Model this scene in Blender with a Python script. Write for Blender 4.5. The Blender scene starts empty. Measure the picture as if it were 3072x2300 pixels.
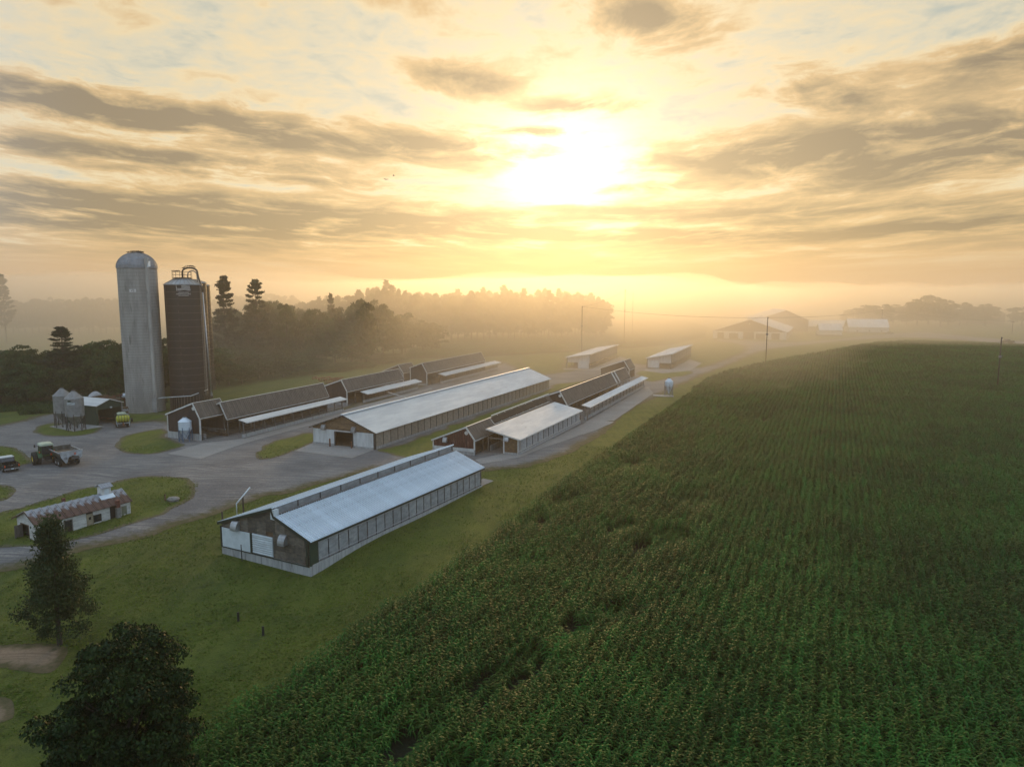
import bpy, math, random
import numpy as np
from mathutils import Vector, Matrix, noise, geometry
R = math.radians
random.seed(7); rng = np.random.default_rng(7)
sc = bpy.context.scene
col = sc.collection
# ------------------------------------------------------------------ camera
CAMZ, PITCH, FPX = 25.0, 7.33, 2131.0
cam_d = bpy.data.cameras.new('camera'); cam = bpy.data.objects.new('camera', cam_d); col.objects.link(cam)
cam.location = (0, 0, CAMZ); cam.rotation_euler = (R(90 - PITCH), 0, 0)
cam_d.sensor_width = 36; cam_d.lens = FPX / 3072 * 36; cam_d.clip_start = .5; cam_d.clip_end = 20000
sc.camera = cam
# ------------------------------------------------------------------ light and exposure
SUN_AZ, SUN_EL = 4.0, 10.0
SUN_STRENGTH, SUN_ANGLE = 1.45, 9.0
HAZE_D, MIST_D = 0.00042, 0.0076
S = Vector((math.sin(R(SUN_AZ)) * math.cos(R(SUN_EL)), math.cos(R(SUN_AZ)) * math.cos(R(SUN_EL)), math.sin(R(SUN_EL))))
sl = bpy.data.lights.new('sun', 'SUN'); so = bpy.data.objects.new('sun', sl); col.objects.link(so)
sl.energy = SUN_STRENGTH; sl.angle = R(SUN_ANGLE); sl.color = (1.0, .62, .26)
so.location = (0, 0, 200); so.rotation_euler = (-S).to_track_quat('-Z', 'Y').to_euler()
sc.view_settings.view_transform = 'Standard'; sc.view_settings.look = 'None'
sc.view_settings.exposure = 0.0; sc.view_settings.gamma = 1.0; sc.view_settings.use_curve_mapping = False
cy = sc.cycles
cy.use_denoising = True; cy.max_bounces = 5; cy.diffuse_bounces = 2; cy.glossy_bounces = 2
cy.transmission_bounces = 3; cy.transparent_max_bounces = 8; cy.volume_bounces = 1; cy.use_adaptive_sampling = True
cy.adaptive_threshold = 0.02; cy.sample_clamp_indirect = 4; cy.caustics_reflective = False; cy.caustics_refractive = False


class X:
    """small expression builder over shader nodes"""
    nt = None
    def __init__(s, v): s.v = v
    @staticmethod
    def m(op, *a, clamp=False):
        n = X.nt.nodes.new('ShaderNodeMath'); n.operation = op; n.use_clamp = clamp
        for i, q in enumerate(a):
            q = q.v if isinstance(q, X) else q
            if isinstance(q, (int, float)): n.inputs[i].default_value = q
            else: X.nt.links.new(q, n.inputs[i])
        return X(n.outputs[0])
    def __add__(s, o): return X.m('ADD', s, o)
    def __radd__(s, o): return X.m('ADD', o, s)
    def __sub__(s, o): return X.m('SUBTRACT', s, o)
    def __rsub__(s, o): return X.m('SUBTRACT', o, s)
    def __mul__(s, o): return X.m('MULTIPLY', s, o)
    def __rmul__(s, o): return X.m('MULTIPLY', o, s)
    def __truediv__(s, o): return X.m('DIVIDE', s, o)
    def __neg__(s): return X.m('MULTIPLY', s, -1.0)
def xmap(x, a, b, c=0., d=1., kind='SMOOTHSTEP'):
    n = X.nt.nodes.new('ShaderNodeMapRange'); n.interpolation_type = kind
    X.nt.links.new(x.v, n.inputs[0])
    for i, q in enumerate((a, b, c, d)): n.inputs[i + 1].default_value = q
    return X(n.outputs[0])
def xsock(q, sock):
    if isinstance(q, X): X.nt.links.new(q.v, sock)
    elif isinstance(q, (tuple, list)): sock.default_value = (*q, 1) if len(q) == 3 else q
    else: sock.default_value = q
def xmix(f, a, b, mode='MIX'):
    n = X.nt.nodes.new('ShaderNodeMix'); n.data_type = 'RGBA'; n.blend_type = mode
    xsock(f, n.inputs[0]); xsock(a, n.inputs[6]); xsock(b, n.inputs[7])
    return X(n.outputs[2])
def xcomb(x, y, z):
    n = X.nt.nodes.new('ShaderNodeCombineXYZ')
    for i, q in enumerate((x, y, z)): xsock(q, n.inputs[i])
    return X(n.outputs[0])
def xnoise(vec, scale, detail=3., rough=.5, dist=0., color=False):
    n = X.nt.nodes.new('ShaderNodeTexNoise'); xsock(vec, n.inputs['Vector'])
    n.inputs['Scale'].default_value = scale; n.inputs['Detail'].default_value = detail
    n.inputs['Roughness'].default_value = rough; n.inputs['Distortion'].default_value = dist
    return X(n.outputs[1 if color else 0])
def xvec(vec, sx, sy, sz, rot=0.):
    n = X.nt.nodes.new('ShaderNodeMapping'); xsock(vec, n.inputs[0])
    n.inputs['Scale'].default_value = (sx, sy, sz); n.inputs['Rotation'].default_value = (0, 0, rot)
    return X(n.outputs[0])

def build_world():
    w = bpy.data.worlds.new('World'); sc.world = w; w.use_nodes = True
    nt = w.node_tree; nt.nodes.clear(); X.nt = nt
    out = nt.nodes.new('ShaderNodeOutputWorld'); bg = nt.nodes.new('ShaderNodeBackground')
    tc = nt.nodes.new('ShaderNodeTexCoord'); sep = nt.nodes.new('ShaderNodeSeparateXYZ')
    nrm = nt.nodes.new('ShaderNodeVectorMath'); nrm.operation = 'NORMALIZE'
    nt.links.new(tc.outputs['Generated'], nrm.inputs[0]); nt.links.new(nrm.outputs[0], sep.inputs[0])
    dx, dy, dz = (X(sep.outputs[i]) for i in range(3))
    sky = nt.nodes.new('ShaderNodeTexSky'); sky.sky_type = 'NISHITA'; sky.sun_disc = False
    sky.sun_elevation = R(SUN_EL); sky.sun_rotation = R(SUN_AZ); sky.altitude = 100; sky.dust_density = 3.0
    el = X.m('ARCSINE', X.m('MAXIMUM', X.m('MINIMUM', dz, 1.), -1.)) * (180 / math.pi)
    az = X.m('ARCTAN2', dx, dy) * (180 / math.pi)
    d = dx * S.x + dy * S.y + dz * S.z
    ang = X.m('ARCCOSINE', X.m('MINIMUM', X.m('MAXIMUM', d, -1.), 1.)) * (180 / math.pi)
    # angular coordinates, flattened towards the horizon as a cloud deck looks
    up = X.m('MAXIMUM', dz, 0.) + .09
    px, py = dx / up, dy / up
    e2 = X.m('MAXIMUM', el, 0.) - X.m('ABSOLUTE', az - 5.) * .045
    wv = xnoise(xcomb(az * .05, e2 * .12, 3.), 1.0, 3., .55, color=True)
    sw = nt.nodes.new('ShaderNodeSeparateColor'); nt.links.new(wv.v, sw.inputs[0])
    w1, w2 = X(sw.outputs[0]) - .5, X(sw.outputs[1]) - .5
    lat = X.m('LOGARITHM', e2 + 3.2, math.e) * 3.4           # cloud bands thin out towards the horizon
    n1 = xnoise(xcomb(az * .060 + w1 * 1.6, lat * 1.15 + w2 * 1.5, 1.), 1.0, 7., .60)
    n2 = xnoise(xcomb(az * .17 + w2 * 2., lat * 2.6 + w1 * 2.6, 5.), 1.0, 7., .62, .25)
    n3 = xnoise(xcomb(az * .40, lat * 5.5 + w2 * 4., 9.), 1.0, 4., .65, .3)
    def blob(u, vv, hw, hh, slope, s):
        # u, vv in the 2212-px frame of the photograph, converted to azimuth and elevation
        f = 1534.; x = (u - 1106) / f; y = (828 - vv) / f; p = R(PITCH)
        yy = math.cos(p) + y * math.sin(p); zz = -math.sin(p) + y * math.cos(p)
        a0 = math.degrees(math.atan2(x, yy)); e0 = math.degrees(math.atan2(zz, math.hypot(x, yy)))
        k = math.degrees(1 / f); wa = hw * k * .95; we = hh * k * .95
        a = (az - a0) / wa; e = (el - e0 + (az - a0) * slope) / we
        q = a * a + e * e
        return X.m('EXPONENT', -(q * .75)) * s
    blobs = [(300, 245, 480, 34, .07, .9), (620, 290, 480, 30, .05, .95), (250, 330, 420, 18, .02, .75),
             (120, 205, 180, 26, .1, .6), (450, 472, 900, 42, .02, 1.1), (1250, 506, 620, 20, .03, 1.15),
             (1010, 178, 85, 26, .05, .85), (1400, 45, 120, 36, .22, .75), (1800, 325, 360, 42, -.03, 1.0),
             (2080, 330, 260, 40, -.12, .9), (1780, 205, 120, 34, .12, .6), (2170, 120, 120, 40, -.15, .6),
             (1240, 236, 110, 18, .02, .65), (1400, 402, 130, 12, .0, .7), (2050, 485, 260, 20, -.03, .7),
             (1350, 455, 220, 13, .02, .7), (560, 385, 330, 12, .03, .55), (1130, 285, 130, 11, .02, .6), (1106, 478, 1400, 24, .0, .62), 
             (1106, 532, 1700, 44, .0, .50)]
    B = None
    for b in blobs:
        q = blob(*b); B = q if B is None else X.m('MAXIMUM', B, q)
    tex = (n1 - .5) * 2.3 + (n2 - .5) * 1.7 + (n3 - .5) * .7
    inview = xmap(ang, 40, 75)                               # beyond the frame the streaks go on by themselves
    dens = B * (1. - inview * .5) * (xmap(n2, .34, .62) * .55 + .55) + tex * (.44 + B * .34) + .22
    low = X.m('EXPONENT', -(X.m('MAXIMUM', el, 0.) / 3.6))
    dens = dens * (1. - low * .30) + low * .16
    nr_ = xmap(el, 4.2, .6) * .75; dens = dens * (1. - nr_) + nr_ * .46
    g1 = X.m('EXPONENT', -(ang * ang + (el - 9.) * (el - 9.) * .8) / 22.)
    g2 = X.m('EXPONENT', -(ang / 9.))
    g3 = X.m('EXPONENT', -(ang / 42.))
    cr = nt.nodes.new('ShaderNodeValToRGB'); nt.links.new(dens.v, cr.inputs[0]); e = cr.color_ramp.elements
    stops = [(0., (.50, .53, .46)), (.16, (.74, .67, .49)), (.30, (.88, .71, .43)), (.46, (.74, .51, .25)), (.64, (.56, .40, .205)), (.84, (.41, .305, .17)), (1., (.31, .235, .14))]
    e[0].position, e[0].color = stops[0][0], (*stops[0][1], 1); e[1].position, e[1].color = stops[-1][0], (*stops[-1][1], 1)
    for p_, c_ in stops[1:-1]: q = e.new(p_); q.color = (*c_, 1)
    warm = X(cr.outputs[0])
    cool = xmix(xmap(dens, .1, .8), (.64, .80, 1.00), (.50, .62, .80))   # side of the sky away from the sunrise
    skyc = xmix(xmap(ang, 31, 66), warm, cool)
    hzn = xmix(g3, (.46, .37, .28), (.80, .47, .19))
    skyc = xmix(xmap(el, 5.0, .5) * .85, skyc, hzn)
    cloud = xmap(dens, .35, .85)
    n = nt.nodes.new('ShaderNodeVectorMath'); n.operation = 'SCALE'
    n.inputs[0].default_value = (1.2, .90, .54); nt.links.new((g1 * 1.8 * xmap(el, 1., 7.) * (1. - cloud * .92) + g2 * .05 * (1. - cloud * .75)).v, n.inputs['Scale'])
    skyc = xmix(1., skyc, X(n.outputs[0]), 'ADD')
    # the clear sky of the Sky Texture shows a little through the veil; clouds are given x10 because the background runs at 0.1
    n = nt.nodes.new('ShaderNodeVectorMath'); n.operation = 'SCALE'; n.inputs['Scale'].default_value = 10.; nt.links.new(skyc.v, n.inputs[0])
    total = xmix(.9, X(sky.outputs[0]), X(n.outputs[0]))
    nt.links.new(total.v, bg.inputs[0]); bg.inputs[1].default_value = .1
    nt.links.new(bg.outputs[0], out.inputs[0])
    w.cycles.sampling_method = 'MANUAL'; w.cycles.sample_map_resolution = 512
build_world()

# ------------------------------------------------------------------ ground shape and placing
def terr(x, y):
    s = 88.0 - y; k = 5.0
    drop = k * math.log1p(math.exp(max(-40, min(40, s / k))))
    z = -.042 * min(drop, 75)
    z += .5 * math.exp(-((x + 13.5) / 5.0) ** 2 - ((y - 70.5) / 7.0) ** 2)
    z += 3.2 * math.exp(-((x - 150) / 70.0) ** 2 - ((y - 245) / 80.0) ** 2)
    return z
def ray(u, v):
    p = R(PITCH); x = (u - 1536) / FPX; y = (1150 - v) / FPX
    return Vector((x, math.cos(p) + y * math.sin(p), -math.sin(p) + y * math.cos(p)))
def at(u, v, dz=0.0):
    r = ray(u, v); z = dz
    for _ in range(25):
        t = (z - CAMZ) / r.z; z = z * .3 + .7 * (terr(r.x * t, r.y * t) + dz)
    t = (z - CAMZ) / r.z
    return Vector((r.x * t, r.y * t, z))
def height_at(u, v, y):
    r = ray(u, v); return CAMZ + r.z * y / r.y

# ------------------------------------------------------------------ object helpers
def tag(o, label=None, cat=None, group=None, kind=None):
    for k, q in (('label', label), ('category', cat), ('group', group), ('kind', kind)):
        if q: o[k] = q
    return o
def thing(name, label, cat, loc=(0, 0, 0), rz=0., group=None):
    o = bpy.data.objects.new(name, None); col.objects.link(o); o.location = loc; o.rotation_euler = (0, 0, rz)
    o.empty_display_size = .5
    return tag(o, label, cat, group)
class MB:
    def __init__(s): s.v = []; s.f = []
    def add(s, vs, fs):
        b = len(s.v); s.v += [tuple(q) for q in vs]; s.f += [tuple(b + i for i in f) for f in fs]; return s
    def box(s, x0, x1, y0, y1, z0, z1):
        return s.add([(x0, y0, z0), (x1, y0, z0), (x1, y1, z0), (x0, y1, z0), (x0, y0, z1), (x1, y0, z1), (x1, y1, z1), (x0, y1, z1)],
                     [(0, 3, 2, 1), (4, 5, 6, 7), (0, 1, 5, 4), (1, 2, 6, 5), (2, 3, 7, 6), (3, 0, 4, 7)])
    def prism(s, poly, ext):
        n = len(poly); e = Vector(ext); a = [Vector(p) for p in poly]; b = [p + e for p in a]
        nn = Vector((0, 0, 0))
        for i in range(n): nn += a[i].cross(a[(i + 1) % n])
        if nn.dot(e) > 0: a.reverse(); b.reverse()
        fs = [tuple(range(n)), tuple(range(2 * n - 1, n - 1, -1))] + [(i, n + i, n + (i + 1) % n, (i + 1) % n) for i in range(n)]
        return s.add(a + b, fs)
    def beam(s, p, q, w, h=None):
        h = h or w; p = Vector(p); q = Vector(q); d = (q - p).normalized()
        u = d.cross(Vector((0, 0, 1)))
        if u.length < .05: u = Vector((1, 0, 0))
        u.normalize(); v = u.cross(d)
        u = u * w / 2; v = v * h / 2
        return s.add([p - u - v, p + u - v, p + u + v, p - u + v, q - u - v, q + u - v, q + u + v, q - u + v],
                     [(0, 1, 2, 3), (7, 6, 5, 4), (0, 4, 5, 1), (1, 5, 6, 2), (2, 6, 7, 3), (3, 7, 4, 0)])
    def tube(s, pts, r, n=8, cap=True):
        pts = [Vector(p) for p in pts]; rs = r if isinstance(r, (list, tuple)) else [r] * len(pts); vs = []
        up = Vector((.13, .21, .97))
        for i, p in enumerate(pts):
            d = (pts[min(i + 1, len(pts) - 1)] - pts[max(i - 1, 0)]).normalized()
            u = d.cross(up)
            if u.length < .15: u = d.cross(Vector((1, 0, 0)))
            u.normalize(); w = d.cross(u)
            vs += [p + (u * math.cos(2 * math.pi * k / n) + w * math.sin(2 * math.pi * k / n)) * rs[i] for k in range(n)]
        fs = [(i * n + k, (i + 1) * n + k, (i + 1) * n + (k + 1) % n, i * n + (k + 1) % n) for i in range(len(pts) - 1) for k in range(n)]
        if cap: fs += [tuple(range(n)), tuple(range((len(pts) - 1) * n + n - 1, (len(pts) - 1) * n - 1, -1))]
        return s.add(vs, fs)
    def lathe(s, prof, n=24, c=(0, 0, 0), a0=0., a1=2 * math.pi, axis='z'):
        full = abs(a1 - a0 - 2 * math.pi) < 1e-6; m = n if full else n + 1; vs = []
        for r, z in prof:
            for k in range(m):
                a = a0 + (a1 - a0) * k / n
                q = (r * math.cos(a), r * math.sin(a), z)
                if axis == 'x': q = (z, r * math.cos(a), r * math.sin(a))
                if axis == 'y': q = (r * math.sin(a), z, r * math.cos(a))
                vs.append((c[0] + q[0], c[1] + q[1], c[2] + q[2]))
        fs = []
        for i in range(len(prof) - 1):
            for k in range(n if full else n):
                k2 = (k + 1) % m
                fs.append((i * m + k, i * m + k2, (i + 1) * m + k2, (i + 1) * m + k))
        return s.add(vs, fs)
    def mesh(s, name, mat, smooth=False):
        me = bpy.data.meshes.new(name); me.from_pydata(s.v, [], s.f); me.materials.append(mat)
        if smooth: me.polygons.foreach_set('use_smooth', [True] * len(me.polygons))
        me.update(); return me
def ob(name, me, parent=None, loc=(0, 0, 0), rz=0.):
    o = bpy.data.objects.new(name, me); col.objects.link(o); o.location = loc; o.rotation_euler = (0, 0, rz)
    if parent: o.parent = parent
    return o
def part(name, mb, mat, parent=None, loc=(0, 0, 0), smooth=False, rz=0.):
    return ob(name, mb.mesh(name, mat, smooth), parent, loc, rz)
def copy_tree(o, parent=None):
    c = o.copy(); col.objects.link(c)
    if parent: c.parent = parent
    for ch in KIDS.get(o.name, []): copy_tree(ch, c)
    return c
KIDS = {}
def index_kids(root):
    for o in list(col.objects):
        if o.parent: KIDS.setdefault(o.parent.name, [])
    for o in col.objects:
        if o.parent and o not in KIDS[o.parent.name]: KIDS[o.parent.name].append(o)

# ------------------------------------------------------------------ materials
def new_mat(name):
    m = bpy.data.materials.new(name); m.use_nodes = True; nt = m.node_tree; nt.nodes.clear(); X.nt = nt
    out = nt.nodes.new('ShaderNodeOutputMaterial'); b = nt.nodes.new('ShaderNodeBsdfPrincipled')
    nt.links.new(b.outputs[0], out.inputs[0]); return m, nt, b
def coords(kind='Object'):
    if kind == 'Position':
        g = X.nt.nodes.new('ShaderNodeNewGeometry'); return X(g.outputs['Position'])
    t = X.nt.nodes.new('ShaderNodeTexCoord'); return X(t.outputs[kind])
def bump(b, h, strength=.3, dist=.05):
    n = X.nt.nodes.new('ShaderNodeBump'); xsock(h, n.inputs['Height']); n.inputs['Strength'].default_value = strength
    n.inputs['Distance'].default_value = dist; X.nt.links.new(n.outputs[0], b.inputs['Normal'])
def pm(name, c1, c2=None, scale=2., rough=.7, metal=0., stretch=(1, 1, 1), spots=None, bmp=0., var=.12, spec=.4, lo=.35, hi=.65):
    """painted, weathered or bare surface: two tones by noise, streaks and a shade per piece"""
    m, nt, b = new_mat(name)
    p = coords(); n = xnoise(xvec(p, *stretch), scale, 5., .6)
    c = xmix(xmap(n, lo, hi), c1, c2 or tuple(q * .75 for q in c1))
    if spots:
        sc_, col_, amt = spots
        c = xmix(xmap(xnoise(xvec(p, *stretch), sc_, 6., .65), .62 - amt * .2, .72) * .9, c, col_)
    oi = nt.nodes.new('ShaderNodeObjectInfo')
    hv = nt.nodes.new('ShaderNodeHueSaturation'); xsock(c, hv.inputs['Color'])
    nt.links.new((X(oi.outputs['Random']) * (2 * var) + (1 - var)).v, hv.inputs['Value'])
    nt.links.new(hv.outputs[0], b.inputs['Base Color'])
    xsock(X.m('ADD', n * .25, rough - .12), b.inputs['Roughness']); b.inputs['Metallic'].default_value = metal
    b.inputs['Specular IOR Level'].default_value = spec
    if bmp: bump(b, n, bmp, .03)
    return m
M = {}
M['roof_pale'] = pm('pale_metal_roofing', (.68, .77, .84), (.60, .69, .76), .35, .36, .30, (3, .6, .6), (.8, (.33, .35, .36), .1), var=.05)
M['roof_white'] = pm('white_metal_roofing', (.62, .64, .63), (.52, .54, .54), .3, .42, .35, (2.5, .5, .5), (.9, (.40, .40, .38), .1), var=.04)
M['roof_brown'] = pm('brown_gray_roofing', (.125, .105, .085), (.085, .072, .060), .8, .72, .1, (.3, 2.5, 1), (1.5, (.17, .15, .12), .2), var=.08)
M['ridge_white'] = pm('white_trim', (.62, .62, .58), (.50, .50, .47), 1.5, .5)
M['fascia_dark'] = pm('dark_green_trim', (.018, .03, .022), (.03, .04, .03), 2, .5)
M['siding_brown'] = pm('brown_siding', (.050, .036, .034), (.072, .053, .050), 1.2, .55, .1, (1, 1, .3), (2.2, (.10, .08, .075), .1))
M['siding_red'] = pm('faded_red_siding', (.085, .022, .020), (.055, .018, .018), 1.4, .6, .1, (2.5, 2.5, .5), (1.7, (.26, .17, .16), .5))
M['siding_white'] = pm('white_siding', (.60, .62, .61), (.48, .50, .49), .9, .5, .1, (2, 2, .35), (1.2, (.30, .27, .22), .1))
M['siding_green'] = pm('green_siding', (.022, .045, .026), (.03, .055, .034), 1.2, .6)
M['plywood'] = pm('weathered_plywood', (.085, .078, .068), (.15, .13, .10), 1.6, .85, 0, (1, 1, 2.5), (2.4, (.05, .045, .04), .5), var=.35)
M['osb'] = pm('brown_boards', (.18, .115, .06), (.11, .072, .042), 1.8, .85, 0, (1, 1, 3), (2, (.24, .18, .11), .3), var=.25)
M['panel_white'] = pm('white_sheet_panel', (.58, .64, .66), (.50, .56, .58), 1.2, .45, 0, (1, 1, 1), (3, (.42, .46, .47), .1))
M['curtain'] = pm('grey_curtain', (.30, .32, .33), (.22, .235, .24), 1.4, .45, 0, (1, 1, 2.2), (1.2, (.40, .42, .42), .3), var=.12, bmp=.2)
M['curtain_tan'] = pm('tan_curtain', (.27, .235, .19), (.20, .175, .145), 1.4, .55, 0, (1, 1, 2.2), (1.2, (.33, .29, .24), .3), var=.12)
M['concrete'] = pm('concrete', (.34, .34, .33), (.25, .25, .24), 1.2, .85, 0, (1, 1, .6), (1.6, (.16, .155, .14), .3), bmp=.15)
M['concrete_wall'] = pm('stained_concrete_wall', (.36, .37, .36), (.26, .27, .265), 1.6, .85, 0, (2.5, 2.5, .22), (1.8, (.13, .13, .12), .5), bmp=.2)
M['wood'] = pm('brown_wood', (.085, .055, .032), (.13, .085, .05), 3, .85, 0, (1, 1, .3), var=.25)
M['wood_grey'] = pm('grey_wood', (.16, .14, .12), (.10, .085, .07), 3, .85, 0, (3, 3, .3), var=.2)
M['pole'] = pm('creosoted_pole', (.055, .042, .034), (.085, .068, .055), 3, .85, 0, (4, 4, .3))
M['dark'] = pm('interior_shade', (.020, .015, .011), (.035, .025, .018), 1, .9)  # near-black colour stands in for the shade inside open buildings
M['dirt_dark'] = pm('bedding', (.10, .072, .048), (.16, .12, .08), .8, .95)
M['galv'] = pm('galvanised_steel', (.42, .43, .43), (.34, .35, .355), 1.5, .42, .7, (1, 1, 1), (2.5, (.28, .28, .27), .2))
M['galv_dull'] = pm('dull_galvanised', (.25, .255, .25), (.20, .20, .195), 1.5, .55, .5)
M['steel_dark'] = pm('dark_steel', (.05, .048, .046), (.075, .07, .065), 3, .55, .6)
M['bin_white'] = pm('white_paint', (.60, .68, .74), (.52, .60, .66), 1.5, .4, .1)
M['blue_steel'] = pm('blue_paint', (.06, .12, .20), (.08, .15, .24), 2, .5)
M['silo_grey'] = pm('grey_concrete_staves', (.37, .355, .325), (.275, .265, .245), .5, .98, 0, (1.6, 1.6, .35), (.7, (.15, .145, .13), .3), bmp=.15)
M['hoop'] = pm('rusted_hoop', (.15, .145, .135), (.19, .18, .17), 2, .9, 0)
M['dome'] = pm('dull_metal_dome', (.25, .27, .29), (.19, .205, .22), 1, .55, .4, (1, 1, 1))
M['silo_dark'] = pm('dark_enamel_sheet', (.015, .011, .010), (.022, .016, .015), .6, .5, .0, (1, 1, .5), (1, (.075, .058, .050), .2), var=.12)
M['silo_rib'] = pm('sheet_rib', (.095, .08, .072), (.13, .115, .10), .8, .45, .3)
M['silo_cap'] = pm('pale_silo_roof', (.42, .46, .48), (.34, .37, .39), 1, .4, .5)
M['print'] = pm('white_print', (.62, .60, .58), (.55, .53, .50), 4, .6, var=0)
M['print_red'] = pm('faded_red_print', (.34, .14, .12), (.28, .12, .10), 4, .6, var=0)
M['print_black'] = pm('black_print', (.03, .03, .03), None, 4, .6, var=0)
M['rust_roof'] = None
M['clap'] = pm('old_white_boards', (.60, .60, .57), (.46, .46, .43), 1.6, .75, 0, (1, 1, 3), (2.6, (.28, .25, .20), .3), var=.14)
M['old_door'] = pm('tan_door', (.30, .26, .18), (.22, .19, .13), 2, .8)
M['brick'] = pm('worn_brick', (.20, .075, .05), (.13, .055, .04), 3, .9, var=.3)
M['glass'] = pm('dark_glass', (.02, .025, .03), None, 2, .12, 0, spec=.8)
M['glass_dull'] = pm('clouded_glass', (.20, .21, .15), (.14, .15, .11), 2, .3)
M['tractor_green'] = pm('green_paint', (.018, .085, .022), (.014, .06, .018), 2, .38, .1)
M['wheel_yellow'] = pm('yellow_paint', (.55, .40, .02), (.45, .32, .02), 2, .5)
M['roof_cream'] = pm('pale_cab_roof', (.42, .50, .38), None, 2, .5)
M['rubber'] = pm('rubber', (.018, .017, .016), (.035, .032, .028), 4, .85)
M['smv'] = pm('orange_triangle', (.75, .10, .02), None, 3, .5)
M['truck_black'] = pm('black_paint', (.012, .012, .013), (.02, .02, .02), 2, .25, .2)
M['chrome'] = pm('chrome', (.6, .6, .6), (.45, .45, .45), 4, .2, .9)
M['spreader'] = pm('muddy_steel', (.15, .15, .14), (.09, .075, .055), 1.6, .7, .2, (1, 1, 1), (2.5, (.06, .045, .03), .5))
M['spreader_white'] = pm('worn_white_steel', (.40, .43, .45), (.28, .29, .29), 2, .55, .1, (1, 1, 1), (3, (.15, .12, .09), .2))
M['tank_yellow'] = pm('yellow_plastic', (.42, .41, .03), (.34, .34, .03), 2, .4)
M['rust'] = pm('rust', (.17, .065, .03), (.10, .045, .028), 3, .85)
M['tarp'] = pm('pale_tarp', (.42, .43, .44), (.28, .28, .28), 2, .6)
M['stone'] = pm('field_stone', (.24, .23, .21), (.16, .155, .14), 3, .9, bmp=.3)
M['log'] = pm('red_brown_logs', (.26, .10, .06), (.17, .075, .045), 3, .9, var=.3)
M['bird'] = pm('black_feathers', (.012, .012, .014), None, 3, .6)
M['bark'] = pm('bark', (.062, .048, .036), (.035, .028, .022), 5, .9, 0, (4, 4, .5), bmp=.4)
M['wire'] = pm('cable', (.05, .045, .04), None, 2, .6)

def rust_roof():
    m, nt, b = new_mat('rusted_metal_roof')
    p = coords(); n = xnoise(xvec(p, 1, 1, 1), 1.1, 6., .62); n2 = xnoise(p, 4., 4., .6)
    sep = nt.nodes.new('ShaderNodeSeparateXYZ'); nt.links.new(p.v, sep.inputs[0])
    z = X(sep.outputs[2])
    hi = xmap(z + (n - .5) * 2.6, 2.35, 2.75)
    c = xmix(hi, xmix(n2, (.075, .040, .030), (.135, .075, .055)), xmix(n2, (.24, .25, .28), (.34, .36, .38)))
    c = xmix(xmap(n2, .62, .72) * .8, c, (.09, .06, .045))
    xsock(c, b.inputs['Base Color']); b.inputs['Roughness'].default_value = .7; b.inputs['Metallic'].default_value = .15
    return m
M['rust_roof'] = rust_roof()

def leaf_mat(name, c1, c2, c3=None, tr=.3, sc_=.25, rough=.55, kind='Position'):
    m, nt, b = new_mat(name)
    p = coords(kind); n = xnoise(p, sc_, 3., .6); n2 = xnoise(p, sc_ * 9, 2., .5)
    c = xmix(xmap(n, .38, .62), c1, c2)
    if c3: c = xmix(xmap(n2, .55, .75), c, c3)
    oi = nt.nodes.new('ShaderNodeObjectInfo'); hv = nt.nodes.new('ShaderNodeHueSaturation'); xsock(c, hv.inputs['Color'])
    nt.links.new((X(oi.outputs['Random']) * .5 + .75).v, hv.inputs['Value'])
    nt.links.new((X(oi.outputs['Random']) * .04 + .48).v, hv.inputs['Hue'])
    nt.links.new(hv.outputs[0], b.inputs['Base Color']); b.inputs['Roughness'].default_value = rough
    b.inputs['Specular IOR Level'].default_value = .14
    t = nt.nodes.new('ShaderNodeBsdfTranslucent'); nt.links.new(hv.outputs[0], t.inputs[0])
    mx = nt.nodes.new('ShaderNodeMixShader'); mx.inputs[0].default_value = tr
    out = [q for q in nt.nodes if q.type == 'OUTPUT_MATERIAL'][0]
    nt.links.new(b.outputs[0], mx.inputs[1]); nt.links.new(t.outputs[0], mx.inputs[2]); nt.links.new(mx.outputs[0], out.inputs[0])
    return m
M['leaf_a'] = leaf_mat('broad_leaves', (.022, .045, .012), (.045, .080, .020), (.07, .10, .025))
M['leaf_maple'] = leaf_mat('maple_leaves', (.010, .030, .007), (.020, .052, .011), (.06, .11, .015), tr=.10, sc_=.5)
M['leaf_pine'] = leaf_mat('pine_needles', (.020, .036, .016), (.034, .054, .024), None, tr=.15)
M['leaf_cedar'] = leaf_mat('cedar_sprays', (.022, .036, .012), (.042, .058, .018), None, tr=.2, sc_=.6)
M['corn'] = leaf_mat('corn_leaves', (.019, .066, .008), (.033, .103, .012), (.048, .128, .018), tr=.14, sc_=.06, rough=.55)

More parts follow.
